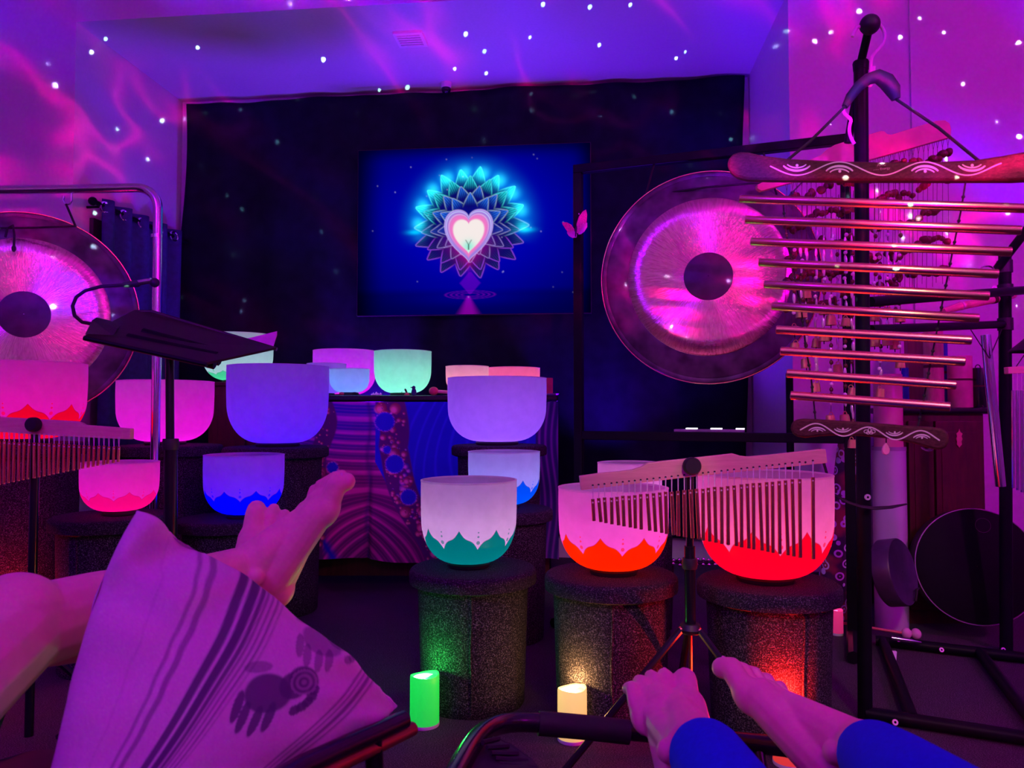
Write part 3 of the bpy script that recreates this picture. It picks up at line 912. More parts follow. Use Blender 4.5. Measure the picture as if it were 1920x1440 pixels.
# smaller altar pieces
def altar_bits():
    z = ttop
    Yf = TY + 0.05
    def at(px_): return Vector((V(px_, 741, Yf).x, Yf, z))
    # red pillar candle
    p = Vector((V(1030, 741, TY + .18).x, TY + .18, z))
    c = thing('pillar_candle', 'square dark red candle at the end of the altar table', 'candle', p)
    MB().box((p.x - .016, p.y - .016, z), (p.x + .016, p.y + .016, z + .085)).build('wax', M['red_box'], c, smooth=False, bevel=.003)
    MB().tube((p.x, p.y, z + .085), (p.x, p.y, z + .092), 0.001, 6).build('wick', M['black_cord'], c)
    q = Vector((V(1035, 741, TY + .08).x, TY + .08, z))
    tag(MB().lathe([(.012, 0), (.028, .004), (.032, .009), (.029, .009), (.012, .005)], 24, Matrix.Translation(q), close=True).build('small_dish', M['white_matte'], origin=q), 'tiny pale dish at the end of the altar table', 'dish')
    # mallet
    a, b = at(813), at(840)
    m = thing('felt_mallet', 'red headed mallet lying on the altar table', 'mallet', a)
    MB().sphere(a + Vector((0, 0, .020)), .019, 16, 10, (1.15, 1, 1)).build('head', M['red_box'], m)
    MB().tube(a + Vector((.012, 0, .018)), b + Vector((.05, .03, .012)), .008).build('handle', M['pine'], m)
    # bird figurine
    p = at(776)
    m = thing('bird_figurine', 'tiny dark blue bird figurine before the mint bowl', 'figurine', p)
    MB().lathe([(.006, 0), (.011, .006), (.012, .016), (.009, .027), (.005, .031)], 16, Matrix.Translation(p), close=True).build('body', M['curtain'], m)
    MB().sphere(p + Vector((-.001, 0, .035)), .0085, 14, 8).build('head', M['curtain'], m)
    MB().path([p + Vector((-.008, 0, .036)), p + Vector((-.017, 0, .037))], [.003, .0005], 8).build('beak', M['black_plastic'], m)
    p = at(763)
    m = thing('figure_block', 'tiny red seated figure beside the bird figurine', 'figurine', p)
    MB().lathe([(.012, 0), (.012, .006), (.007, .010), (.005, .013)], 12, Matrix.Translation(p), close=True).build('base', M['red_box'], m)
    MB().path([p + Vector((0, 0, .010)), p + Vector((-.006, 0, .024)), p + Vector((-.009, 0, .030))], [.004, .005, .003], 10).build('body', M['black_plastic'], m)
    for px_, dx, l in ((716, .012, 'thin dark stick leaning on the altar table near the mint bowl'), (750, .010, 'thin dark stick leaning on the altar table beside the figurines')):
        p = at(px_)
        tag(MB().tube(p, p + Vector((dx, 0, .019)), .0014, 8).build('incense_stick', M['black_cord'], origin=p), l, 'stick')
    for k, (px_, r) in enumerate(((700, .007), (705, .009), (709, .006), (713, .007), (697, .005))):
        p = at(px_) + Vector((0, .008 * (k % 2), 0))
        m = MB().lathe([(r * .8, 0), (r, r * .6), (r * .5, r * 1.4), (.0005, r * 1.9)], 7, Matrix.Translation(p), close=True)
        tag(m.build('crystal', M['hook'], smooth=False, origin=p), 'tiny pale crystal in the cluster on the altar table', 'crystal', 'crystals on the altar table')
    p = at(641)
    m = thing('stone_figurine', 'small reddish stone turtle before the cyan bowl', 'figurine', p)
    MB().sphere(p + Vector((0, 0, .008)), .013, 14, 8, (1, .8, .62)).build('shell', M['red_box'], m)
    MB().sphere(p + Vector((.003, 0, .019)), .005, 10, 6).build('head', M['black_plastic'], m)
    p = at(664)
    m = thing('bridge_figurine', 'small black arched piece before the cyan bowl', 'figurine', p)
    MB().path([p + Vector((-.022, 0, 0)), p + Vector((-.018, 0, .009)), p + Vector((0, 0, .012)), p + Vector((.018, 0, .008)), p + Vector((.025, 0, 0))], [.003, .004, .005, .004, .003], 8).build('arch', M['black_plastic'], m)
    MB().tube(p + Vector((-.016, 0, .008)), p + Vector((-.022, 0, .016)), .002, 6).build('finial', M['black_plastic'], m)
altar_bits()

# cabinet beside the table with the mint bowl on it
def side_cabinet():
    Y = 3.55
    a, b = V(392, 716, Y), V(538, 716, Y)
    zt = V(470, 716, Y).z
    th = thing('side_cabinet', 'dark cabinet behind the violet bowl with a mint bowl on top', 'cabinet', ((a.x + b.x) / 2, Y + .2, 0))
    MB().box((a.x, Y, 0), (b.x, Y + .4, zt - .02)).build('body', M['cabinet'], th, smooth=False)
    MB().box((a.x - .015, Y - .015, zt - .02), (b.x + .015, Y + .41, zt)).build('top', M['cabinet'], th, smooth=False, bevel=.004)
    mid = (a.x + b.x) / 2
    for u0, u1 in ((a.x + .02, mid - .006), (mid + .006, b.x - .02)):
        d = MB().box((u0, Y - .012, .08), (u1, Y, zt - .06)).build('door', M['cabinet'], th, smooth=False, bevel=.003)
        k = mid + (.03 if u0 > mid - .001 else -.03)
        MB().sphere((k, Y - .02, zt * .6), .009, 10, 6).build('knob', M['black_metal'], d)
    bb = V(446, 712, Y + .19)
    bowl((bb.x, Y + .19, zt + .01), px(126, Y + .19) / 2, V(446, 628, Y + .19).z - zt - .01, W, (0.12, 0.75, 0.36), (0.50, 1.0, 0.85), 0.50,
         'white and mint singing bowl behind the music desk', 8, 0.2, 0.12, 0.2, group='crystal singing bowls')
side_cabinet()

# ------------------------------------------------------------------ flameless candles
def candle(c, r, h, wax, strength, light, power, label, top=None):
    c = Vector(c)
    th = thing('led_candle', label, 'candle', c, 'flameless pillar candles')
    t = NT('glowing_wax')
    sep = t.n('ShaderNodeSeparateXYZ'); t.set(sep.inputs[0], t.obj())
    g = t.n('ShaderNodeMapRange'); t.set(g.inputs[0], sep.outputs[2]); g.inputs[1].default_value = 0; g.inputs[2].default_value = h
    g.inputs[3].default_value = strength * 0.75; g.inputs[4].default_value = strength * 1.1
    t.P(tuple(0.06 + 0.3 * c for c in wax), 0.5, emit=wax, estr=g.outputs[0])
    seg = 40
    m = MB()
    def rimz(a): return h + 0.0025 * math.sin(a + 2.2) + 0.0025 * math.sin(2 * a + .5)
    rows = [(r, 0.004, 0), (r, .3, 1), (r, .7, 1), (r * .995, .97, 1), (r * .96, 1.0, 1), (r * .86, .985, 1), (r * .80, .93, 1), (r * .4, .91, 1), (.002, .905, 1)]
    for (rr, q, f) in rows:
        for k in range(seg):
            a = 2 * math.pi * k / seg
            z = q if f == 0 else rimz(a) * q
            m.v.append((c.x + rr * math.cos(a), c.y + rr * math.sin(a), c.z + z))
    for i in range(len(rows) - 1):
        for k in range(seg):
            a = i * seg + k; b = i * seg + (k + 1) % seg
            m.f.append((a, b, b + seg, a + seg))
    m.build('wax', t.m, th)
    tt = NT('melt_pool'); tt.P((0.9, 0.9, 0.85), 0.4, emit=top or (1, .95, .8), estr=1.6)
    MB().lathe([(.002, h * .915), (r * .45, h * .92), (r * .79, h * .945)], 32, Matrix.Translation(c)).build('melt_pool', tt.m, th)
    MB().lathe([(r * 1.0, 0), (r * 1.02, .002), (r * 1.01, .008), (r * .97, .008)], 40, Matrix.Translation(c), close=True).build('base', M['white_matte'], th)
    add_light('candle_led', 'POINT', c + Vector((0, 0.0, h * 1.10)), light, power, 0.006, parent=th)
    return th
candle(floor_pt(796, 1359), .0365, .124, (0.0, 0.85, 0.07), 0.85, (0.03, 1.0, 0.10), 1.0, 'green glowing pillar candle on the floor by the bucket', (0.75, 1.0, 0.8))
candle(floor_pt(1073, 1387), .0350, .122, (1.0, 0.60, 0.20), 0.95, (1.0, 0.50, 0.16), 1.3, 'warm yellow glowing pillar candle behind the lounger frame', (1.0, 0.95, 0.7))
candle(floor_pt(1480, 1432), .0350, .130, (1.0, 0.05, 0.03), 0.8, (1.0, 0.015, 0.008), 8.0, 'red glowing candle hidden behind the bare feet', (1.0, 0.5, 0.3))
candle(floor_pt(-18, 1255), .0350, .120, (1.0, 0.05, 0.03), 0.8, (1.0, 0.015, 0.005), 5.0, 'red glowing candle at the foot of the stand behind the knee', (1.0, 0.5, 0.3))
pc = floor_pt(1570, 1190)
pc_t = candle(pc, .0200, .085, (1.0, 0.03, 0.25), 0.55, (1.0, 0.05, 0.25), 0.05, 'small pink glowing candle behind the black poles', (1.0, 0.3, 0.5))

# ------------------------------------------------------------------ gongs
def local_part(mb, name, mat, parent, mtx, smooth=True):
    o = mb.build(name, mat, None, smooth=smooth, origin=(0, 0, 0))
    base = Vector((0, 0, 0)); p = parent
    while p is not None:
        base = base + p.location; p = p.parent
    o.parent = parent
    o.matrix_local = Matrix.Translation(-base) @ mtx
    return o

def gong_face_mat(name, ca, cb):
    t = NT(name)
    sep = t.n('ShaderNodeSeparateXYZ'); t.set(sep.inputs[0], t.obj())
    x, y, z = sep.outputs
    an = t.math('ARCTAN2', y, x)
    ra = t.math('SQRT', t.math('ADD', t.math('MULTIPLY', x, x), t.math('MULTIPLY', y, y)))
    cb_ = t.n('ShaderNodeCombineXYZ')
    t.set(cb_.inputs[0], t.math('MULTIPLY', t.math('COSINE', an), 38.0)); t.set(cb_.inputs[1], t.math('MULTIPLY', t.math('SINE', an), 38.0)); t.set(cb_.inputs[2], t.math('MULTIPLY', ra, 34.0))
    streak = t.noise(1.0, 2.0, 0.55, cb_.outputs[0])
    hammer = t.noise(60, 2.0)
    h = t.math('ADD', streak, t.math('MULTIPLY', hammer, 0.35))
    t.bump(h, 0.35, 0.004)
    tan = t.n('ShaderNodeTangent', direction_type='RADIAL', axis='Z')
    t.P(t.ramp(streak, ca, cb, 0.35, 0.65), 0.27, 1.0, aniso=0.92)
    t.nt.links.new(tan.outputs[0], t.b.inputs['Tangent'])
    return t.m

M['gong_face'] = gong_face_mat('lathed_bronze', (0.75, 0.45, 0.42), (0.98, 0.70, 0.58))
M['gong_rim'] = plain('dark_gong_patina', (0.095, 0.055, 0.10), 0.5, 0.4, var=0.6, scale=14)
M['gong_boss'] = plain('dark_gong_centre', (0.07, 0.035, 0.08), 0.55, 0.3, var=0.3, scale=18)

def gong(c, R_, along, label, name='gong', tilt=0.0):
    c = Vector(c); along = Vector(along).normalized(); up = Vector((0, 0, 1)); n = along.cross(up)
    mtx = Matrix(((along.x, up.x, n.x, c.x), (along.y, up.y, n.y, c.y), (along.z, up.z, n.z, c.z), (0, 0, 0, 1)))
    th = thing(name, label, 'gong', c - Vector((0, 0, R_)))
    local_part(MB().lathe([(R_ * .97, -.055), (R_, -.05), (R_, -.012), (R_ * .992, -.002), (R_ * .972, 0), (R_ * .955, -.002), (R_ * .94, .001), (R_ * .745, .004)], 120), 'rim', M['gong_rim'], th, mtx)
    local_part(MB().lathe([(R_ * .745, .004), (R_ * .735, .0065), (R_ * .6, .008), (R_ * .4, .009), (R_ * .225, .010)], 120), 'bronze_face', M['gong_face'], th, mtx)
    local_part(MB().lathe([(R_ * .225, .010), (R_ * .222, .013), (R_ * .15, .017), (R_ * .08, .019), (.002, .020)], 72), 'boss', M['gong_boss'], th, mtx)
    pts = [Vector((R_ * 1.003 * math.cos(a), R_ * 1.003 * math.sin(a), -.006)) for a in [2 * math.pi * k / 120 for k in range(120)]]
    local_part(MB().path(pts, .0028, 6, closed=True), 'bright_edge', M['gold_tube'], th, mtx)
    return th, mtx

GL, GR = V(1084, 318, 3.05), V(1584, 262, 2.66)
GA = Vector((GR.x - GL.x, GR.y - GL.y, 0)).normalized()
GN = GA.cross(Vector((0, 0, 1)))
gc = V(1328, 519, 2.84)
g1, m1 = gong(gc, px(201, 2.84), Vector((0.972, -0.235, 0)), 'large bronze gong with bright lathed face hung in a black frame')
# small engraved signature on the lower face
def signature():
    o = MB()
    rs = random.Random(4)
    for k in range(9):
        x = -.028 + k * .0065
        o.path([Vector((x, -.238 + rs.uniform(-.003, .003), .0095)), Vector((x + .004, -.240 + rs.uniform(-.004, .004), .0095))], .0009, 5)
    for k in range(7):
        x = -.018 + k * .006
        o.path([Vector((x, -.252, .0095)), Vector((x + .004, -.252 + rs.uniform(-.001, .001), .0095))], .0006, 5)
    local_part(o, 'engraved_signature', M['inlay'], g1, m1)['kind'] = 'stuff'
signature()

def gong_frame():
    th = thing('gong_stand', 'black square-tube frame holding the bronze gong', 'stand', Vector(((GL.x + GR.x) / 2, (GL.y + GR.y) / 2, 0)))
    h = .017
    def bar(a, b, name, hw=h, hz=h):
        a, b = Vector(a), Vector(b)
        o = GN * hw; w = Vector((0, 0, hz))
        MB().hexa([a - w + o, b - w + o, b - w - o, a - w - o], [a + w + o, b + w + o, b + w - o, a + w - o]).build(name, M['black_metal'], th, smooth=False, bevel=.003)
    def post(p, z0, z1, name):
        a = GA * h; o = GN * h
        q = Vector((p.x, p.y, z0)); r = Vector((p.x, p.y, z1))
        MB().hexa([q - a + o, q + a + o, q + a - o, q - a - o], [r - a + o, r + a + o, r + a - o, r - a - o]).build(name, M['black_metal'], th, smooth=False, bevel=.003)
    zt = GL.z
    bar(Vector((GL.x, GL.y, zt)) - GA * .017, Vector((GR.x, GR.y, GR.z)) + GA * .017, 'top_bar')
    post(GL, 0, zt - .017, 'post'); post(GR, 0, GR.z - .017, 'post')
    zl = V(1084, 816, 3.05).z
    bar(Vector((GL.x, GL.y, zl)) + GA * .017, Vector((GR.x, GR.y, zl)) - GA * .017, 'lower_bar')
    for p in (GL, GR):
        q = Vector((p.x, p.y, .02))
        MB().path([q - GN * .15, q + GN * .28], .02, 8).build('foot', M['black_metal'], th)
    up = Vector((0, 0, 1))
    for s in (-1, 1):
        hole = gc + GA * (s * px(201, 2.84) * .62) + up * (px(201, 2.84) * .70)
        top = Vector((hole.x, hole.y, GL.z + (hole - GL).dot(GA) / (GR - GL).dot(GA) * (GR.z - GL.z))) - GA * (s * .05)
        MB().path([hole + GN * .012, top], .004, 8).build('hanging_cord', M['black_cord'], th)
    h1, h2 = [gc + GA * (s * px(201, 2.84) * .55) + up * (px(201, 2.84) * .82) + GN * .02 for s in (-1, 1)]
    MB().path([h1, (h1 + h2) / 2 + up * .006, h2], .004, 8).build('cross_cord', M['black_cord'], th)
    return zl
GZL = gong_frame()

# small lit device on the frame's lower bar
def device():
    t0 = (V(1262, 806, 2.95) - GL); 
    def on(px_, Y): return V(px_, 806, Y)
    a, b = on(1265, 2.93), on(1396, 2.85)
    z = GZL + .017
    th = thing('light_controller', 'small flat controller with three lit white bars under the gong', 'device', Vector(((a.x + b.x) / 2, (a.y + b.y) / 2, z)))
    u = Vector((b.x - a.x, b.y - a.y, 0)); L = u.length; u.normalize(); n = u.cross(Vector((0, 0, 1)))
    def bx(s0, s1, o0, o1, z0, z1):
        f = lambda s, o, zz: Vector((a.x, a.y, zz)) + u * s + n * o
        return MB().hexa([f(s0, o1, z0), f(s1, o1, z0), f(s1, o0, z0), f(s0, o0, z0)], [f(s0, o1, z1), f(s1, o1, z1), f(s1, o0, z1), f(s0, o0, z1)])
    mp_ = plain('purple_case', (0.25, 0.14, 0.3), 0.5)
    bx(0, L, -.03, .03, z, z + .010).build('case', mp_, th, smooth=False, bevel=.002)
    e = NT('lit_bar'); e.P((1, 1, 1), 0.4, emit=(0.9, 1, 0.95), estr=1.5)
    for k in range(3):
        s = L * (.17 + k * .355)
        bx(s, min(L, s + L * .16), -.02, .02, z + .010, z + .015).build('lit_bar', e.m, th, smooth=False)
device()

def butterfly():
    c = V(1080, 432, 3.0)
    th = thing('butterfly_ornament', 'pink sequined butterfly clipped to the gong frame post', 'ornament', c)
    wm = plain('pink_sequin', (0.75, 0.08, 0.30), 0.35, 0.3, var=0.4, scale=400)
    lm = plain('pink_gauze', (0.70, 0.12, 0.55), 0.5)
    def wing(pts, name, mat, tilt):
        p3 = []
        for (x, y) in pts:
            q = V(x, y, 3.0); q.y += tilt * (q.x - c.x)
            p3.append(q)
        return MB().prism(p3, (0, .0015, 0)).build(name, mat, th)
    w1 = wing([(1081, 437), (1081, 420), (1085, 407), (1092, 398), (1098, 395), (1100, 405), (1099, 418), (1094, 430), (1086, 438)], 'upper_wing', wm, -.5)
    wing([(1084, 440), (1088, 425), (1093, 420), (1100, 420), (1100, 428), (1095, 436), (1089, 440)], 'lower_wing', lm, -.5)
    w2 = wing([(1077, 440), (1066, 440), (1060, 432), (1054, 424), (1053, 420), (1062, 419), (1070, 422), (1077, 430)], 'upper_wing', wm, .5)
    wing([(1082, 440), (1081, 445), (1073, 447), (1066, 444), (1062, 438), (1072, 433), (1080, 435)], 'lower_wing', lm, .5)
    MB().path([V(1079, 444, 2.995), V(1080, 432, 2.995), V(1081, 424, 2.995)], [.002, .004, .002], 8).build('body', M['black_plastic'], th)
    rs = random.Random(2)
    seq = None
    for k in range(26):
        x, y = (rs.uniform(1085, 1097), rs.uniform(400, 420)) if k < 14 else (rs.uniform(1057, 1072), rs.uniform(421, 431))
        q = V(x, y, 2.994)
        if seq is None:
            seq = MB().sphere(q, .0022, 6, 4).build('sequin', M['hook'], th, origin=q)
            first = q
        else:
            piece(seq, th, q - c)
butterfly()

# the other gong in a chrome frame
lg_c = V(46, 590, 2.78)
gong(lg_c, px(194, 2.78), Vector((0.90, 0.44, 0)), 'bronze gong with pink-lit face in a chrome tube frame')
def chrome_stand():
    Y = 2.80
    th = thing('chrome_gong_stand', 'chrome tube gong stand with a rounded corner', 'stand', (V(150, 352, Y).x, Y, 0))
    pts = [V(-210, 358, Y), V(100, 355, Y), V(250, 352, Y)]
    for k in range(9):
        a = k / 8 * math.pi / 2
        pts.append(V(258 + 38 * math.sin(a), 390 - 38 * math.cos(a), Y))
    e = V(293, 720, Y); pts += [e, Vector((e.x, Y, .03))]
    l0 = V(-210, 358, Y)
    MB().path(pts, .0165, 16).build('top_tube', M['chrome'], th)
    MB().path([l0, Vector((l0.x, Y, .03))], .0165, 12).build('post', M['chrome'], th)
    for q in (e, l0):
        MB().path([Vector((q.x, Y - .19, .017)), Vector((q.x, Y + .03, .017))], .0165, 12).build('foot', M['chrome'], th)
    MB().path([V(302, 380, Y + .02), V(300, 470, Y + .02), V(296, 560, Y + .02)], .004, 8).build('adjusting_rod', M['chrome'], th)
    MB().lathe([(.02, -.006), (.02, .006)], 20, Matrix.Translation(V(294, 443, Y)), close=True).build('collar', M['chrome'], th)
    hk = [V(134, 358, Y), V(134, 376, Y), V(130, 383, Y), V(122, 383, Y), V(118, 375, Y), V(120, 367, Y)]
    MB().path(hk, .004, 8).build('hook', M['chrome'], th)
    MB().path([V(124, 383, Y - .004), V(142, 425, Y - .03)], .004, 8).build('hanging_cord', M['black_cord'], th)
    MB().path([V(-20, 428, Y - .07), V(60, 427, Y - .065), V(142, 424, Y - .05)], .004, 8).build('cross_cord', M['black_cord'], th)
    MB().path([V(10, 445, Y - .07), V(14, 428, Y - .075), V(24, 422, Y - .075), V(27, 440, Y - .075), V(26, 465, Y - .075)], .004, 8).build('loop_cord', M['black_cord'], th)
    MB().sphere(V(26, 466, Y - .075), .008, 10, 6, (1, 1, 1.6)).build('toggle', M['black_plastic'], th)
chrome_stand()

# ------------------------------------------------------------------ music stand
def music_stand():
    A, B, C_, D = V(158, 634, 1.84), V(252, 585, 2.10), V(519, 655, 2.05), V(388, 684, 1.82)
    B2 = V(285, 585, 2.10)
    base = V(322, 1100, 1.95)
    th = thing('music_stand', 'black music stand with tilted desk seen from below', 'music stand', (base.x, 1.95, 0))
    n = (B - A).cross(D - A).normalized()
    if n.z < 0: n = -n
    MB().prism([A, B, B2, C_, D], n * .006).build('desk', plain('desk_sheet', (0.022, 0.006, 0.012), 0.5, spec=.2), th, smooth=False)
    MB().path([A, D], .006, 8).build('ledge', M['black_metal'], th)
    MB().path([B, B2, C_], .005, 8).build('back_edge', plain('desk_edge', (0.05, 0.02, 0.06), 0.3), th)
    for o in (0.0, 1.0):
        p0 = V(238 + 28 * o, 632 - 10 * o, 1.90 + .05 * o); p1 = V(405 + 10 * o, 672 - 6 * o, 1.90 + .05 * o)
        MB().path([p0 - n * .006, p1 - n * .006], [.010, .014], 8, flat=1.6).build('support_rib', M['black_metal'], th)
    MB().tube(V(318, 655, 1.95), V(319, 838, 1.95), .0105).build('upper_rod', M['black_gloss'], th)
    low = V(322, 1060, 1.95)
    MB().tube(V(320, 830, 1.95), Vector((low.x, 1.95, .12)), .0165).build('lower_tube', M['black_gloss'], th)
    MB().lathe([(.019, -.014), (.021, 0), (.019, .014)], 20, Matrix.Translation(V(320, 833, 1.95)), close=True).build('clutch', M['black_plastic'], th)
    c = Vector((low.x, 1.95, .13))
    for k in range(3):
        a = math.pi / 2 + 2 * math.pi * k / 3
        e = Vector((c.x + .24 * math.cos(a), c.y + .24 * math.sin(a), .012))
        MB().path([c, c.lerp(e, .5) + Vector((0, 0, .01)), e], .011, 8).build('leg', M['black_metal'], th)
    # sheet resting on the desk
    s = [V(446, 640, 2.06), V(519, 622, 2.10), V(519, 630, 2.10), V(510, 657, 2.04)]
    t = MB().prism(s, (0, .003, .002)).build('sheet', plain('pink_card', (0.72, 0.20, 0.66), 0.6), None, smooth=False, origin=s[0])
    t.name = 'song_card'
    tag(t, 'pinkish card sticking up at the end of the music desk', 'card')
    # clip lamp
    l = thing('clip_lamp', 'gooseneck clip lamp fixed to the music desk', 'lamp', V(180, 618, 1.86))
    MB().prism([V(158, 628, 1.85), V(172, 600, 1.87), V(198, 606, 1.89), V(220, 616, 1.90), V(212, 630, 1.88)], (0, .02, .01)).build('clip', M['black_plastic'], l, smooth=False, bevel=.002)
    MB().path([V(170, 607, 1.87), V(154, 604, 1.86), V(140, 592, 1.86), V(136, 574, 1.87), V(143, 557, 1.88), V(160, 545, 1.89), V(190, 537, 1.90), V(240, 534, 1.91)], .0045, 10).build('gooseneck', M['black_rubber'], l)
    MB().path([V(232, 534, 1.91), V(258, 532, 1.91), V(262, 530, 1.91)], [.007, .009, .007], 12).build('lamp_body', M['black_plastic'], l)
    MB().tube(V(260, 530, 1.91), V(284, 526, 1.91), .007).build('lamp_head', M['chrome'], l)
    MB().sphere(V(290, 530, 1.91), .012, 14, 8).build('lamp_cap', M['black_plastic'], l)
music_stand()

# ------------------------------------------------------------------ bar chimes
def bar_chimes():
    Y = 1.72
    o = (1040, 820); k = 3.4286
    def q(x, y, d=0.0): return V(o[0] + x / k, o[1] + y / k, Y + d)
    b = q(870, 1300)
    th = thing('bar_chimes', 'pale wooden bar chimes with brass tubes on a black tripod stand', 'chimes', (b.x, Y, 0))
    out = [(160, 250), (285, 232), (400, 222), (500, 210), (560, 190), (600, 165), (700, 153), (800, 143), (1000, 122), (1150, 105), (1200, 120), (1250, 125), (1400, 112), (1735, 75), (1745, 80), (1755, 165), (950, 245), (170, 340)]
    MB().prism([q(x, y) for x, y in out], (0, .018, 0)).build('beam', M['pine'], th, smooth=False, bevel=.0015)
    xs = [245, 282, 320, 365, 400, 438, 478, 515, 553, 595, 635, 675, 713, 752, 793, 833, 873, 912, 953, 988, 1028, 1072, 1112, 1153, 1200, 1238, 1277, 1317, 1362, 1400, 1443, 1483, 1527, 1575, 1660]
    rs = random.Random(9)
    for x in xs:
        u = (x - 245) / (1575 - 245)
        hy = 312 - (312 - 163) * u
        ty = 398 + (268 - 398) * min(u, 1) + rs.uniform(-3, 3) - (10 if x == 1660 else 0)
        by = 537 + (772 - 537) * min(u, 1.04)
        lean = rs.uniform(2, 22) if x < 1600 else 3
        d = -.004
        MB().path([q(x - 2, hy, -.001), q(x, ty + 18, d)], .0007, 5).build('string', M['pale_cord'], th)
        MB().path([q(x + 3, hy, -.001), q(x + 1, ty + 18, d)], .0007, 5).build('string', M['pale_cord'], th)
        MB().tube(q(x, ty, d), q(x + lean * .8, by, d), px(12.2 / k * 1.0, Y) * .98, 10).build('chime', M['brass_small'], th)
        MB().sphere(q(x, ty + 22, d - .0045), .0022, 6, 4).build('knot', M['inlay'], th)
        MB().lathe([(.0024, -.0004), (.0024, .0004)], 10, Matrix.Translation(q(x, hy - 3, -.0004)) @ Matrix.Rotation(math.pi / 2, 4, 'X'), close=True).build('string_hole', M['black_plastic'], th)
    MB().lathe([(.0010, -.0004), (.0024, .0004)], 10, Matrix.Translation(q(1612, 160, -.0004)) @ Matrix.Rotation(math.pi / 2, 4, 'X'), close=True).build('string_hole', M['black_plastic'], th)
    kn = q(875, 182)
    MB().lathe([(.0165, 0), (.0195, .006), (.0195, .020), (.017, .024)], 28, Matrix.Translation(kn + Vector((0, -.024, 0)) ) @ Matrix.Rotation(-math.pi / 2, 4, 'X'), close=True).build('wing_knob', M['black_rubber'], th)
    MB().tube(q(868, 250, .03), q(868, 720, .03), .0085).build('upper_pole', M['black_gloss'], th)
    low = q(872, 1230, .03)
    MB().tube(q(868, 700, .03), low, .0125).build('lower_pole', M['black_gloss'], th)
    MB().lathe([(.016, -.012), (.018, 0), (.016, .012)], 20, Matrix.Translation(q(868, 810, .03)), close=True).build('clutch', M['black_plastic'], th)
    MB().lathe([(.02, -.01), (.026, 0), (.02, .012)], 20, Matrix.Translation(low), close=True).build('hub', M['black_plastic'], th)
    for tgt in ((-.30, -.10), (.22, -.20), (.02, .26)):
        e = Vector((low.x + tgt[0], low.y + tgt[1], .012))
        a = low + Vector((tgt[0] * .08, tgt[1] * .08, .0))
        MB().path([a, e], .008, 8).build('leg', M['black_gloss'], th)
        MB().sphere(a, .007, 8, 6).build('hinge_bolt', M['brass_small'], th)
        MB().sphere(e, .012, 8, 6).build('rubber_foot', M['black_rubber'], th)
    MB().path([q(868, 470, .03), Vector((low.x, low.y, .03))], .004, 6).build('centre_rod', M['brass_small'], th)
bar_chimes()

def side_chimes():
    Y = 1.80
    th = thing('bar_chimes', 'red-lit wooden bar chimes beside the magenta petal bowl', 'chimes', (V(-60, 800, Y).x, Y, 0))
    out = [(-240, 775), (-120, 768), (0, 782), (70, 786), (140, 790), (150, 793), (157, 797), (200, 800), (245, 804), (244, 824), (100, 817), (0, 810), (-240, 800)]
    MB().prism([V(x, y, Y) for x, y in out], (0, .018, 0)).build('beam', M['pine'], th, smooth=False, bevel=.0015)
    rs = random.Random(3)
    for k in range(32):
        x = 223 - k * 9.35
        u = (223 - x) / 218
        hy = 819 - 9 * u; ty = 838 - 11 * u + rs.uniform(-1, 1); by = 866 + 42 * u
        lean = rs.uniform(-3, 0)
        for s in (-1.4, 1.4):
            MB().path([V(x + s, hy, Y - .001), V(x, ty + 3, Y - .004)], .0007, 5).build('string', M['pale_cord'], th)
        MB().tube(V(x, ty, Y - .004), V(x + lean, by, Y - .004), px(2.7, Y), 8).build('chime', M['brass_small'], th)
        MB().sphere(V(x, ty + 4, Y - .007), .002, 6, 4).build('knot', M['inlay'], th)
    kn = V(67, 796, Y)
    MB().lathe([(.013, 0), (.017, .006), (.017, .018), (.014, .021)], 28, Matrix.Translation(kn + Vector((0, -.021, 0))) @ Matrix.Rotation(-math.pi / 2, 4, 'X'), close=True).build('wing_knob', M['black_rubber'], th)
    p = V(67, 812, Y + .03)
    MB().tube((p.x, p.y, .02), p, .010).build('pole', M['black_gloss'], th)
    for k in range(3):
        a = .6 + 2 * math.pi * k / 3
        MB().path([Vector((p.x, p.y, .25)), Vector((p.x + .2 * math.cos(a), p.y + .2 * math.sin(a), .01))], .008, 8).build('leg', M['black_gloss'], th)
side_chimes()

# ------------------------------------------------------------------ the big hanging tube chime
def text_mesh(s, size):
    cu = bpy.data.curves.new('text', 'FONT'); cu.body = s; cu.size = size; cu.align_x = 'CENTER'; cu.align_y = 'CENTER'
    o = bpy.data.objects.new('text', cu); COL.objects.link(o)
    bpy.context.view_layer.update()
    me = bpy.data.meshes.new_from_object(o.evaluated_get(bpy.context.evaluated_depsgraph_get()))
    vs = [tuple(v.co) for v in me.vertices]; fs = [tuple(p.vertices) for p in me.polygons]
    bpy.data.objects.remove(o); bpy.data.curves.remove(cu); bpy.data.meshes.remove(me)
    return vs, fs

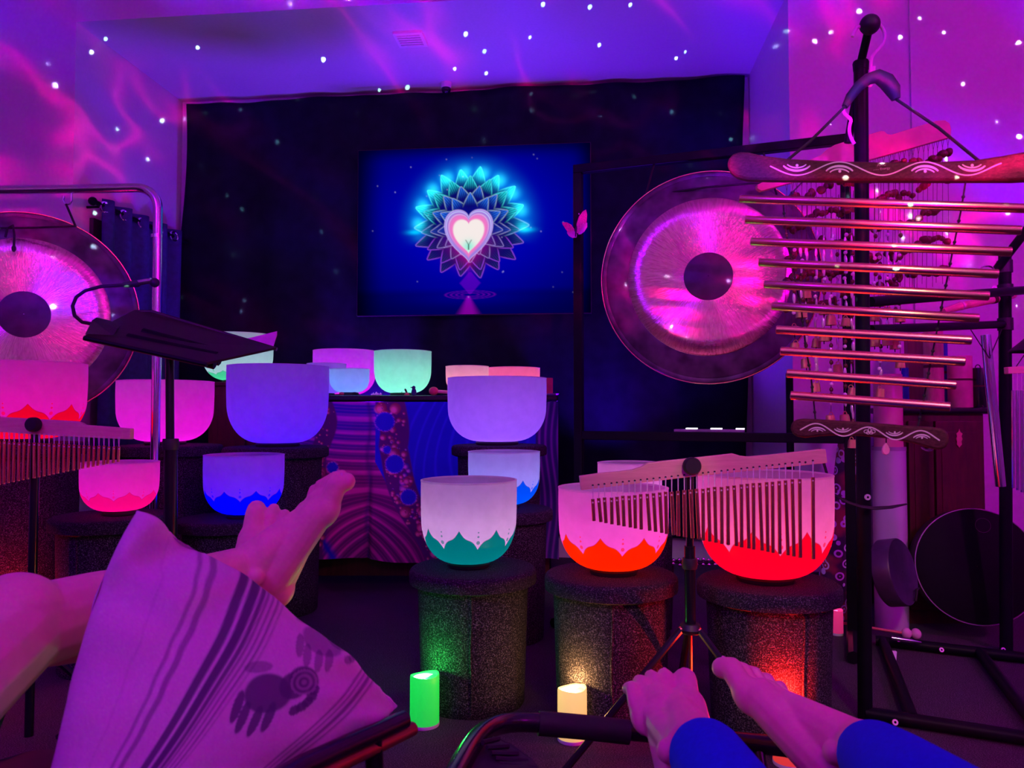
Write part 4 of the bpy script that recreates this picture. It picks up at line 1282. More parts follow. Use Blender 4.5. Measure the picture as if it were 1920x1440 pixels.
def energy_chime():
    Y = 1.30
    PA, PB = V(1387, 500, 1.38), V(1920, 500, 1.20)          # the chime hangs in one upright plane
    PT = Vector((PB.x - PA.x, PB.y - PA.y, 0)).normalized()
    FN = PT.cross(Vector((0, 0, 1)))
    def E(x, y, d=0.0):
        v = V(x, y, 1.0) - Vector((0, 0, CAMH))
        k = (PA - Vector((0, 0, CAMH))).dot(FN) / v.dot(FN)
        return Vector((0, 0, CAMH)) + v * k - FN * d
    def EY(x): return E(x, 500).y
    th = thing('tube_chime', 'large hanging chime of ten horizontal bronze tubes between carved dark beams', 'chimes', V(1640, 840, Y))
    out = [(1363, 308), (1366, 297), (1374, 288), (1388, 284), (1404, 285), (1430, 291), (1480, 297), (1560, 301), (1650, 303), (1750, 303), (1830, 299), (1880, 291), (1925, 283), (1965, 280), (1985, 290), (1990, 308), (1984, 325), (1965, 334), (1900, 338), (1760, 338), (1600, 338), (1440, 337), (1400, 336), (1380, 331), (1367, 321)]
    MB().prism([E(x, y) for x, y in out], -FN * .022).build('beam', M['walnut'], th, bevel=.004)
    ends = [((1387, 373), (1960, 392)), ((1398, 412), (1915, 432)), ((1408, 453), (1897, 472)), ((1423, 492), (1872, 514)), ((1433, 533), (1855, 555)),
            ((1447, 574), (1836, 597)), ((1455, 618), (1822, 638)), ((1463, 658), (1810, 678)), ((1475, 700), (1793, 722)), ((1482, 741), (1782, 763))]
    for i, (a, b) in enumerate(ends):
        r = .0076
        p0, p1 = E(*a), E(*b)
        c = MB().path([p0, p0.lerp(p1, .004), p0.lerp(p1, .996), p1], [r * .85, r, r, r * .85], 20).build('chime_tube', M['gold_tube'], th)
        e = (p1 - p0).normalized()
        for q, s in ((p0, 1), (p1, -1)):
            MB().path([q - e * .0004 * s, q + e * .0012 * s], r * .62, 14).build('bore', M['black_plastic'], c)
    dn = [(1478, 785), (1484, 797), (1500, 786)]
    bo = [(1482, 803), (1484, 793), (1491, 787), (1504, 785), (1530, 786), (1580, 789), (1640, 793), (1700, 798), (1750, 801), (1770, 804), (1779, 813), (1780, 828), (1774, 840), (1760, 844), (1745, 841), (1715, 832), (1670, 823), (1620, 818), (1570, 816), (1535, 818), (1510, 821), (1495, 819), (1485, 813)]
    MB().prism([E(x, y) for x, y in bo], -FN * .022).build('bottom_beam', M['walnut'], th, bevel=.004)
    def inlay_wave(x0, x1, base, amp, per, ph, w):
        pts = []
        n = int((x1 - x0) / 3)
        for i in range(n + 1):
            x = x0 + (x1 - x0) * i / n
            pts.append(E(x, base(x) - amp * math.sin(2 * math.pi * (x - ph) / per)))
        MB().ribbon(pts, px(w, Y), FN, .0012).build('wave_inlay', M['inlay'], th, smooth=False)
    def arcs(cx, cy, s, sc):
        # s = 1: arcs open downwards (hill), -1: bowl; a dot beneath or above
        for (r, half, w) in ((26 * sc, 1.00, 4.2 * sc), (19 * sc, .95, 2.8 * sc)):
            pts = []; ws = []
            for i in range(15):
                a = -half + 2 * half * i / 14
                pts.append(E(cx + r * math.sin(a) * 1.15, cy + s * (14 * sc) - s * r * math.cos(a) * .78 + s * 4 * sc)); ws.append(px(w * (0.35 + .65 * math.cos(a * 1.25)), Y))
            MB().ribbon(pts, ws, FN, .0012).build('arc_inlay', M['inlay'], th, smooth=False)
        d = E(cx, cy + s * 7.5 * sc)
        MB().lathe([(.0001, .0005), (px(2.7 * sc, Y), .0005), (px(2.7 * sc, Y), 0)], 14, Matrix.Translation(d + Vector((0, -.001, 0))) @ Matrix.Rotation(math.pi / 2, 4, 'X')).build('dot_inlay', M['inlay'], th)
    inlay_wave(1444, 1878, lambda x: 316.5, 12.4, 160.0, 1534.0, 2.2)
    for cx, s in ((1494, -1), (1574, 1), (1734, 1), (1822, -1)):
        arcs(cx, 314 if s > 0 else 318, s, 1.0)
    inlay_wave(1500, 1762, lambda x: 802 + (x - 1500) * .068, 10.0, 98.0, 1507.0, 2.2)
    for cx, s in ((1532, 1), (1580, -1), (1677, -1), (1728, 1)):
        arcs(cx, 802 + (cx - 1500) * .068 + (-1 if s > 0 else 1), s, .62)
    # lettering and the little flower mark
    for s, size, cy in (('ARC', 8.0, 309), ('----- Energy', 6.2, 317)):
        vs, fs = text_mesh(s, px(size, Y))
        c = E(1653, cy)
        m = MB().add([tuple(c + PT * a + Vector((0, 0, b)) + FN * .0012) for a, b, _ in vs], fs)
        m.build('lettering', plain('faint_print', (0.42, 0.22, 0.26), 0.7), th, smooth=False)
    fc = (1630, 809)
    for dx, dy, rx, ry in ((0, -2, 3, 4), (-6, 0, 4.5, 3), (6, 0, 4.5, 3), (-3, 2.5, 3, 2.4), (3, 2.5, 3, 2.4)):
        pts = [E(fc[0] + dx + rx * math.cos(a), fc[1] + dy + ry * math.sin(a)) - Vector((0, .001, 0)) for a in [2 * math.pi * k / 16 for k in range(16)]]
        MB().path(pts, .0006, 5, closed=True).build('flower_mark', M['inlay'], th)
    # suspension cords between the tubes, with knots
    for side in (0, 1):
        prev = E(1812, 337, .011) if side else E(1505, 337, .011)
        for i, (a, b) in enumerate(ends + [((1490, 795), (1770, 803))]):
            f = .86 if side else .14
            q = E(a[0] + (b[0] - a[0]) * f * (.95 if i == 0 and side else 1), a[1] + (b[1] - a[1]) * f, .011)
            if side: q = E(1812 - 8.2 * (i + 1), a[1] + (b[1] - a[1]) * f, .011)
            MB().path([prev, q], .0014, 6).build('cord', M['black_cord'], th)
            MB().sphere(prev.lerp(q, .55), .0030, 8, 6).build('knot', M['black_cord'], th)
            prev = q
    # carrying cord and foam grip
    hk = V(1637, 158, 1.45)
    gp = [V(1584, 200, 1.42), V(1594, 182, 1.42), V(1610, 162, 1.42), V(1628, 148, 1.42), V(1645, 143, 1.42), V(1662, 152, 1.42), V(1674, 168, 1.42), V(1680, 186, 1.42)]
    MB().path(gp, [.006, .009, .010, .011, .013, .015, .014, .008], 12).build('foam_grip', M['black_rubber'], th)
    MB().path([gp[0], V(1520, 264, 1.38), E(1462, 308, .011)], .0028, 8).build("cord", M["black_cord"], th)
    MB().path([gp[-1], V(1760, 240, 1.33), E(1842, 302, .011)], .0028, 8).build("cord", M["black_cord"], th)
    # pendant below
    pd = E(1662, 842, .012)
    MB().path([E(1662, 819, .011), E(1662, 831, .011)], .0010, 6).build('cord', M['black_cord'], th)
    pts = [V(1662 + 7 * s, 842 + dy, EY(1662) + .009) for s, dy in ((0, -12), (.5, -7), (.95, -1), (1, 4), (.7, 9), (0, 11.5), (-.7, 9), (-1, 4), (-.95, -1), (-.5, -7))]
    MB().prism(pts, (0, .005, 0)).build('teardrop_pendant', plain('rose_stone', (0.85, 0.25, 0.45), 0.3), th, bevel=.001)
    for k in range(3):
        MB().path([V(1737 + k * 2 + 9 * math.cos(a), 838 + 5 * math.sin(a) + k, EY(1737) + .016) for a in [math.pi * i / 8 for i in range(9)]], .0012, 6).build('coiled_cord', M['pale_cord'], th)
energy_chime()

# hooks that carry it
for pts, l in (([(1641, 40), (1652, 48), (1659, 62), (1659, 76), (1650, 90), (1638, 101), (1633, 112), (1633, 135), (1634, 148)], 'pale plastic hook hanging from the ball end of the pole'),
               ([(1639, 125), (1637, 140), (1636, 152), (1632, 162), (1628, 158)], 'short pale hook gripping the black foam handle'),
               ([(1612, 50), (1605, 52), (1601, 62), (1598, 69)], 'pale hook tip on the far side of the ball end'),
               ([(1581, 203), (1583, 214), (1597, 224), (1593, 234), (1592, 246), (1595, 258), (1602, 270)], 'pale bent hook hanging beside the pole under the cord')):
    p3 = [V(x, y, 1.86 if y < 200 else 1.90) for x, y in pts]
    # smooth the path
    for _ in range(2):
        q = [p3[0]]
        for a, b in zip(p3, p3[1:]):
            q += [a.lerp(b, .25), a.lerp(b, .75)]
        p3 = q + [p3[-1]]
    o = MB().path(p3, .0042, 8).build('hanging_hook', M['hook'], origin=p3[0])
    tag(o, l, 'hook')

# ------------------------------------------------------------------ tall pole and percussion rack
def rack():
    f1 = floor_pt(1622, 1350)
    th = thing('tall_pole_stand', 'tall black pole with a ball end carrying the hanging tube chime', 'stand', f1)
    top = V(1614, 118, 1.95)
    MB().tube((f1.x, f1.y, 0), top, .0175, 16).build('pole', M['black_metal'], th)
    MB().lathe([(.0185, -.02), (.020, 0), (.0185, .004)], 16, Matrix.Translation(top), close=True).build('sleeve', M['black_metal'], th)
    ball = V(1631, 46, 1.86)
    MB().path([top, ball], .0105, 12).build('inner_tube', M['black_metal'], th)
    MB().sphere(ball, .0245, 20, 12).build('ball_end', M['black_plastic'], th)
    MB().path([V(1590, 268, 1.99), V(1596, 230, 1.985), V(1604, 190, 1.975), V(1612, 150, 1.96)], .010, 10).build('brace', M['black_metal'], th)
    bl = V(1626, 932, 1.925)
    MB().lathe([(.003, .004), (.0075, .004), (.0075, 0)], 16, Matrix.Translation(bl) @ Matrix.Rotation(math.pi / 2, 4, 'X')).build('bolt', M['bolt'], th)
    cb = [V(1552, 923, 1.96), V(1565, 928, 1.945), V(1590, 942, 1.93), V(1615, 950, 1.925), V(1640, 953, 1.93), V(1670, 951, 1.95), V(1700, 945, 1.97)]
    MB().path(cb, [.003, .006, .007, .007, .007, .006, .003], 10, flat=.5).build('curved_bracket', M['black_rubber'], th)
    MB().path([V(1537, 842, 1.93), V(1548, 880, 1.945), V(1560, 925, 1.955)], .0035, 8).build('strap', M['black_rubber'], th)

    p2 = floor_pt(1887, 1222)
    r = thing('percussion_rack', 'black tube percussion rack standing at the wall beside the frame drum', 'rack', p2)
    ptop = V(1884, 478, p2.y)
    MB().tube((p2.x, p2.y, 0), ptop, .019, 14).build('post', M['black_metal'], r)
    for a, b, rad in ((V(1632, 566, 2.0), V(1965, 541, 2.52), .0135), (V(1632, 618, 2.0), V(1884, 608, p2.y), .0125), (V(1870, 503, p2.y), V(1945, 405, 2.35), .014)):
        MB().tube(a, b, rad, 12).build('cross_tube', M['black_metal'], r)
    for q in (V(1885, 545, p2.y), V(1885, 608, p2.y), V(1884, 500, p2.y)):
        MB().lathe([(.0235, -.02), (.0235, .02)], 16, Matrix.Translation(q), close=True).build('clamp', M['black_plastic'], r)
    up = Vector((0, 0, .02))
    base = [((1642, 1212), (1945, 1248)), ((1624, 1352), (1945, 1404)), ((1656, 1214), (1712, 1366)), ((1836, 1234), (1945, 1378))]
    for a, b in base:
        MB().tube(floor_pt(*a) + up, floor_pt(*b) + up, .0165, 10).build('base_tube', M['black_metal'], r)
    for q in ((1680, 1216), (1875, 1236), (1672, 1376), (1760, 1236)):
        c = floor_pt(*q) + Vector((0, -.016, .034))
        MB().lathe([(.003, .003), (.0072, .003), (.0072, 0)], 14, Matrix.Translation(c) @ Matrix.Rotation(math.pi / 2.6, 4, 'X')).build('bolt', M['bolt'], r)
    MB().prism([floor_pt(1664, 1240) + Vector((0, 0, .03)), floor_pt(1682, 1240) + Vector((0, 0, .03)), floor_pt(1680, 1250) + Vector((0, 0, .005)), floor_pt(1672, 1254) + Vector((0, 0, .002))], (0, .01, 0)).build('foot_cap', M['white_matte'], r, smooth=False)
    MB().path([V(1850 + 13 * math.cos(a), 506 + 7 * math.sin(a), 2.45) for a in [2 * math.pi * k / 20 for k in range(20)]], .003, 6, closed=True).build('ring', M['chrome'], r)
    MB().lathe([(.003, .004), (.009, .004), (.009, 0)], 16, Matrix.Translation(V(1863, 541, 2.37)) @ Matrix.Rotation(math.pi / 2, 4, 'X')).build('bolt', M['bolt'], r)
    # wooden flute, hanging chrome tube, small chimes
    s = [V(1768, 584, 2.42), V(1800, 574, 2.45), V(1866, 561, 2.53), V(1900, 553, 2.58)]
    o = thing('wooden_flute', 'pale wooden flute lying slanted across the rack tubes', 'flute', s[0])
    MB().path(s, [.010, .013, .013, .012], 14).build('body', M['pine'], o)
    MB().path([s[1], s[1].lerp(s[2], .06)], .0142, 14).build('binding', M['inlay'], o)
    MB().path([s[1].lerp(s[2], .9), s[2]], .0142, 14).build('binding', M['walnut'], o)
    c = thing('chrome_tube_chime', 'long polished chrome tube hanging slanted from the rack', 'chime', V(1876, 912, 2.36))
    a, b = V(1848, 628, 2.36), V(1876, 912, 2.36)
    MB().tube(a, b, px(9.0, 2.36), 20).build('tube', M['chrome'], c)
    for q in (V(1820, 618, 2.36), V(1878, 618, 2.36)):
        MB().path([q, V(1855, 672, 2.345)], .0016, 6).build('cord', M['black_cord'], c)
    e = thing('small_bar_chimes', 'wooden bar chimes with violet-lit tubes hanging at the rack post', 'chimes', V(1930, 930, 2.1))
    MB().prism([V(x, y, 2.1) for x, y in ((1890, 688), (1990, 682), (1992, 697), (1891, 701))], (0, .02, 0)).build('beam', M['pine'], e, smooth=False, bevel=.002)
    for k in range(11):
        x = 1899 + k * 8.4
        MB().path([V(x, 699, 2.095), V(x, 734, 2.095)], .0008, 5).build('string', M['pale_cord'], e)
        MB().tube(V(x, 732, 2.095), V(x + 1, 915 + k * 4, 2.095), px(2.8, 2.1), 8).build('chime', M['chrome'], e)
    for k in (1905, 1975):
        MB().path([V(k, 688, 2.11), V(1938, 640, 2.11)], .0014, 6).build('cord', M['black_cord'], e)
    h = thing('black_cone_bell', 'black cone bell hanging beside the rack post', 'bell', V(1935, 660, 2.2))
    MB().lathe([(.058, 0), (.060, .004), (.03, .03), (.012, .048), (.006, .056)], 28, Matrix.Translation(V(1936, 660, 2.2))).build('cone', M['black_plastic'], h)
    MB().path([V(1936, 628, 2.2), V(1930, 470, 2.36)], .002, 6).build('cord', M['black_cord'], h)
rack()

# ------------------------------------------------------------------ seed pod rattle and brass bell strands
def seed_rattle():
    Y = 2.30
    th = thing('seed_pod_rattle', 'slanted wooden beam hung with strings of brown seed pods', 'rattle', V(1620, 560, Y))
    top = [(1420, 346), (1470, 322), (1517, 300), (1540, 290), (1552, 279), (1566, 271), (1605, 259), (1652, 245), (1659, 246), (1664, 251), (1672, 252), (1720, 237), (1756, 226), (1772, 225), (1781, 231), (1784, 242), (1783, 257), (1630, 300), (1520, 332), (1428, 358), (1420, 353)]
    MB().prism([V(x, y, Y) for x, y in top], (0, .02, 0)).build('beam', plain('rose_wood', (0.62, 0.24, 0.24), 0.5, var=.12, scale=20), th, smooth=False, bevel=.002)
    rs = random.Random(21)
    mats = [M['nut'], plain('red_brown_seed_pod', (0.15, 0.035, 0.022), .35, var=.4, scale=60)]
    protos = []
    for k in range(5):
        m = MB()
        sc = (rs.uniform(.85, 1.15), rs.uniform(.85, 1.1), rs.uniform(.9, 1.2))
        m.sphere((0, 0, 0), 1.0, 10, 8, sc)
        m.v = [(a * (1 + .10 * math.sin(5 * b + k)), b, c * (1 + .08 * math.sin(4 * a + 2 * k))) for a, b, c in m.v]
        m2 = m.build('seed_pod', mats[k % 2], None, origin=(0, 0, 0))
        protos.append(m2)
    used = [False] * 5
    n = 34
    for i in range(n):
        x = 1476 + (1776 - 1476) * i / (n - 1) + rs.uniform(-1.5, 1.5)
        yb = 257 + (1783 - x) * .279
        rows = 5
        for s in (-2.4, 2.4):
            MB().path([V(x + s, yb, Y + .01), V(x, yb + 15, Y + .01)], .0007, 4).build('string', M['cord'], th)
        end = yb + 30 + 4.6 * 52 + rs.uniform(-10, 14)
        MB().path([V(x, yb + 15, Y + .01), V(x + rs.uniform(-4, 4), end, Y + .01)], .0008, 4).build('string', M['cord'], th)
        for k in range(rows):
            if rs.random() < .07: continue
            y = yb + 28 + k * 53 + rs.uniform(-6, 6) + 5 * math.sin(i * .5 + k)
            r = px(rs.uniform(5.6, 8.6), Y)
            j = rs.randrange(5)
            q = V(x + rs.uniform(-1.5, 1.5), y, Y + .01 + rs.uniform(-.012, .012))
            if not used[j]:
                o = protos[j]; o.parent = th; used[j] = True
            else:
                o = protos[j].copy(); COL.objects.link(o); o.parent = th
            o.location = q - th.location
            o.scale = (r * rs.uniform(.9, 1.3), r, r * rs.uniform(.85, 1.1)); o.rotation_euler = (rs.uniform(0, 3), rs.uniform(-.4, .4), rs.uniform(0, 6))
    for j in range(5):
        if not used[j]: bpy.data.objects.remove(protos[j])
seed_rattle()

def bell_strands():
    rs = random.Random(5)
    Y = 2.18
    def bell_mesh(r, h):
        return MB().lathe([(r * .93, 0), (r, .002), (r * .97, h * .2), (r * .9, h * .7), (r * .80, h * .95), (r * .6, h), (.001, h)], 18)
    bm_ = bell_mesh(1.0, 1.9).build('bell', M['bell'], None, origin=(0, 0, 0))
    lp = MB().path([Vector((.42 * math.cos(a), 0, 1.9 + .55 * math.sin(a))) for a in [math.pi * k / 8 for k in range(9)]], .10, 6).build('handle', M['bell'], None, origin=(0, 0, 0))
    bd = MB().sphere((0, 0, 0), 1.0, 10, 8).build('bead', M['hook'], None, origin=(0, 0, 0))
    sh = MB().sphere((0, 0, 0), 1.0, 10, 8, (.45, .3, 1.4)).build('shell', plain('pearl_shell', (0.8, 0.6, 0.7), .2, .4), None, origin=(0, 0, 0))
    dk = MB().sphere((0, 0, 0), 1.0, 8, 6).build('wooden_bead', M['nut'], None, origin=(0, 0, 0))
    first = set()
    def put(proto, th, loc, sc, rz=0.0):
        if proto.name not in first and proto.parent is None and proto not in used:
            o = proto; used.append(proto)
        else:
            o = proto.copy(); COL.objects.link(o)
        o.parent = th; o.location = loc - th.location
        o.scale = sc; o.rotation_euler = (0, rs.uniform(-.12, .12), rz)
    used = []
    strands = [(1490, 452, [628, 660]), (1503, 460, [596]), (1512, 470, [690, 560]), (1530, 440, [735, 652]), (1545, 450, [640, 590]), (1558, 450, [795, 610]), (1572, 455, [700]),
               (1585, 440, [795, 612]), (1598, 450, [745, 840]), (1640, 430, [602, 650]), (1650, 455, [745, 575]), (1664, 440, [596, 648]), (1688, 430, [604, 690]), (1678, 460, [560, 655])]
    for x, y0, bells in strands:
        yb = max(bells) + 2
        dY = rs.uniform(-.03, .05)
        th = thing('bell_strand', 'beaded strand with ' + ('one brass bell' if len(bells) == 1 else 'two brass bells') + (' between the gong face and the tall pole' if x < 1610 else ' between the tall pole and the bamboo tubes'), 'bells', V(x, yb, Y + dY), 'brass bell strands beside the gong')
        topy = 300 + (1783 - x) * .279 + 6
        MB().path([V(x + rs.uniform(-3, 3), topy, Y + dY + .03), V(x, y0, Y + dY), V(x, yb - 24, Y + dY)], .0010, 5).build('cord', M['cord'], th)
        y = y0
        occ = bells
        while y < yb - 30:
            if all(abs(y - (b - 12)) > 20 for b in occ):
                t = rs.random()
                q = V(x + rs.uniform(-2, 2), y, Y + dY)
                if t < .30: put(bd, th, q, (.0055, .0055, .0055))
                elif t < .68: put(sh, th, q, (.011, .010, .011), rs.uniform(0, 3))
                else: put(dk, th, q, (.006, .006, .007))
            y += rs.uniform(9, 17)
        for b in bells:
            r = px(rs.uniform(8.2, 10.5), Y)
            q = V(x, b, Y + dY)
            put(bm_, th, q, (r, r, r))
            put(lp, th, q, (r, r, r), rs.uniform(-.5, .5))
            MB().path([q + Vector((0, 0, .004)), q + Vector((0, 0, -.008))], .0015, 5).build('clapper', M['black_metal'], th)
bell_strands()

# ------------------------------------------------------------------ cabinet with instruments against the wall
def wall_cabinet():
    Y = 2.86
    a, b = V(1694, 770, Y), V(1843, 770, Y)
    zt = V(1770, 764, Y).z
    th = thing('mahogany_cabinet', 'dark mahogany cabinet against the wall behind the tube chime', 'cabinet', ((a.x + b.x) / 2, Y + .12, 0))
    MB().box((a.x, Y, 0), (b.x, Y + .24, zt - .025)).build('body', M['cabinet'], th, smooth=False)
    MB().box((a.x - .02, Y - .02, zt - .025), (b.x + .025, Y + .24, zt)).build('top', M['black_gloss'], th, smooth=False, bevel=.01)
    mid = a.x + (b.x - a.x) * .36
    for u0, u1 in ((a.x + .01, mid - .004), (mid + .004, b.x - .01)):
        d = MB().box((u0, Y - .014, .05), (u1, Y, zt - .05)).build('door', M['cabinet'], th, smooth=False, bevel=.003)
        MB().box((u0 + .02, Y - .017, .09), (u1 - .02, Y - .014, zt - .09)).build('panel', M['cabinet'], d, smooth=False, bevel=.002)
    e = V(1798, 822, Y - .02)
    pts = [(0, -18), (2, -12), (6, -9), (4, -4), (6, 1), (4, 6), (5, 11), (0, 17), (-5, 11), (-4, 6), (-6, 1), (-4, -4), (-6, -9), (-2, -12)]
    MB().prism([V(1798 + x, 822 + y, Y - .018) for x, y in pts], (0, -.003, 0)).build('emblem', plain('brass_emblem', (0.75, 0.45, 0.25), .4, .7), th)
    def on(px_, dy): return Vector((V(px_, 764, Y + dy).x, Y + dy, zt))
    def cyl(px_, w, ytop, dy, mat, label, name, cat, hollow=True):
        p = on(px_, dy); r = px(w, Y + dy) / 2; h = V(px_, ytop, Y + dy).z - zt
        o = thing(name, label, cat, p)
        MB().lathe([(r * .97, 0), (r, .002), (r, h - .002), (r * .98, h), (r * .8, h), (r * .8, h - .03)], 28, Matrix.Translation(p), close=True).build('body', mat, o)
        MB().lathe([(r * 1.012, h * .52), (r * 1.012, h * .56)], 28, Matrix.Translation(p)).build('band', M['walnut'], o)
        return o
    cyl(1752, 34, 622, .05, M['bamboo'], 'tall pale bamboo tube standing on the dark cabinet', 'bamboo_shaker', 'shaker')
    cyl(1801, 42, 668, .06, plain('rosy_bamboo', (.62, .30, .28), .35, var=.2, scale=20), 'wide rosy bamboo tube standing on the dark cabinet', 'bamboo_shaker', 'shaker')
    cyl(1698, 13, 690, .10, plain('blue_glass', (.03, .05, .55), .1, var=.1), 'slim blue glass bottle on the dark cabinet', 'glass_bottle', 'bottle')
    cyl(1774, 9, 642, .12, plain('blue_glass_tube', (.03, .04, .45), .1, var=.1), 'thin blue tube between two bamboo shakers', 'glass_tube', 'tube')
    p0, p1 = on(1704, .14), on(1736, .14)
    h = V(1720, 632, Y + .14).z
    o = thing('wooden_plank', 'brown wooden board standing behind the bamboo tubes', 'board', (p0 + p1) / 2)
    MB().box((p0.x, p0.y, zt), (p1.x, p1.y + .03, h)).build('board', wood_mat('rose_board', (.30, .09, .12), (.42, .15, .17), 6, (10, 10, 1)), o, smooth=False, bevel=.002)
    c = cyl(1838, 26, 690, .04, M['black_gloss'], 'black travel cup at the end of the dark cabinet', 'black_cup', 'cup')
    q = on(1838, .04); hz = V(1838, 690, Y + .04).z
    MB().path([Vector((q.x - .006 + .010 * math.cos(a), q.y, hz + .012 * math.sin(a))) for a in [math.pi * k / 10 for k in range(11)]], .002, 8).build('loop', M['black_rubber'], c)
    # tall floor tube
    Y2 = 2.80
    p = V(1665, 760, Y2); r = px(58, Y2) / 2
    o = thing('tall_tube_drum', 'tall floor-standing tube drum with rosy top section beside the cabinet', 'drum', (p.x, Y2, 0))
    z1, z2 = V(1665, 838, Y2).z, V(1665, 702, Y2).z
    MB().lathe([(r, 0), (r, .02), (r, z1)], 40, Matrix.Translation((p.x, Y2, 0)), close=True).build('lower_tube', plain('violet_tube', (0.50, 0.36, 0.55), .35, var=.08, scale=8), o)
    MB().lathe([(r * .86, z1), (r * .86, z2 - .003), (r * .83, z2)], 40, Matrix.Translation((p.x, Y2, 0)), close=True).build('upper_tube', plain('rosy_tube', (.66, .24, .30), .35, var=.1, scale=12), o)
    MB().lathe([(r * 1.02, z1 - .012), (r * 1.02, z1 + .002)], 40, Matrix.Translation((p.x, Y2, 0))).build('collar', plain('violet_collar', (.3, .18, .34), .4), o)
wall_cabinet()

def didgeridoo():
    t = NT('dot_painting')
    v = t.n('ShaderNodeTexVoronoi', feature='F1'); v.inputs['Scale'].default_value = 26
    t.set(v.inputs['Vector'], t.obj())
    ring = t.math('LESS_THAN', t.math('ABSOLUTE', t.math('SUBTRACT', v.outputs['Distance'], 0.36)), 0.07)
    dot = t.math('LESS_THAN', v.outputs['Distance'], 0.14)
    col = t.ramp(t.noise(9), (0.04, 0.01, 0.05), (0.35, 0.03, 0.06), .45, .55)
    t.P(t.mix(t.math('MAXIMUM', ring, dot), col, (0.72, 0.62, 0.85)), .5)
    a, b = V(1594, 800, 2.80), V(1556, 1105, 2.92)
    b.z = .02
    o = thing('didgeridoo', 'painted didgeridoo with pale rings leaning behind the gong frame post', 'didgeridoo', (b.x, b.y, 0))
    MB().path([b, b.lerp(a, .3), b.lerp(a, .7), a], [.062, .05, .04, .034], 24).build('body', t.m, o)
    MB().path([a, a + (a - b).normalized() * .012], [.036, .030], 18).build('mouthpiece', M['walnut'], o)
didgeridoo()

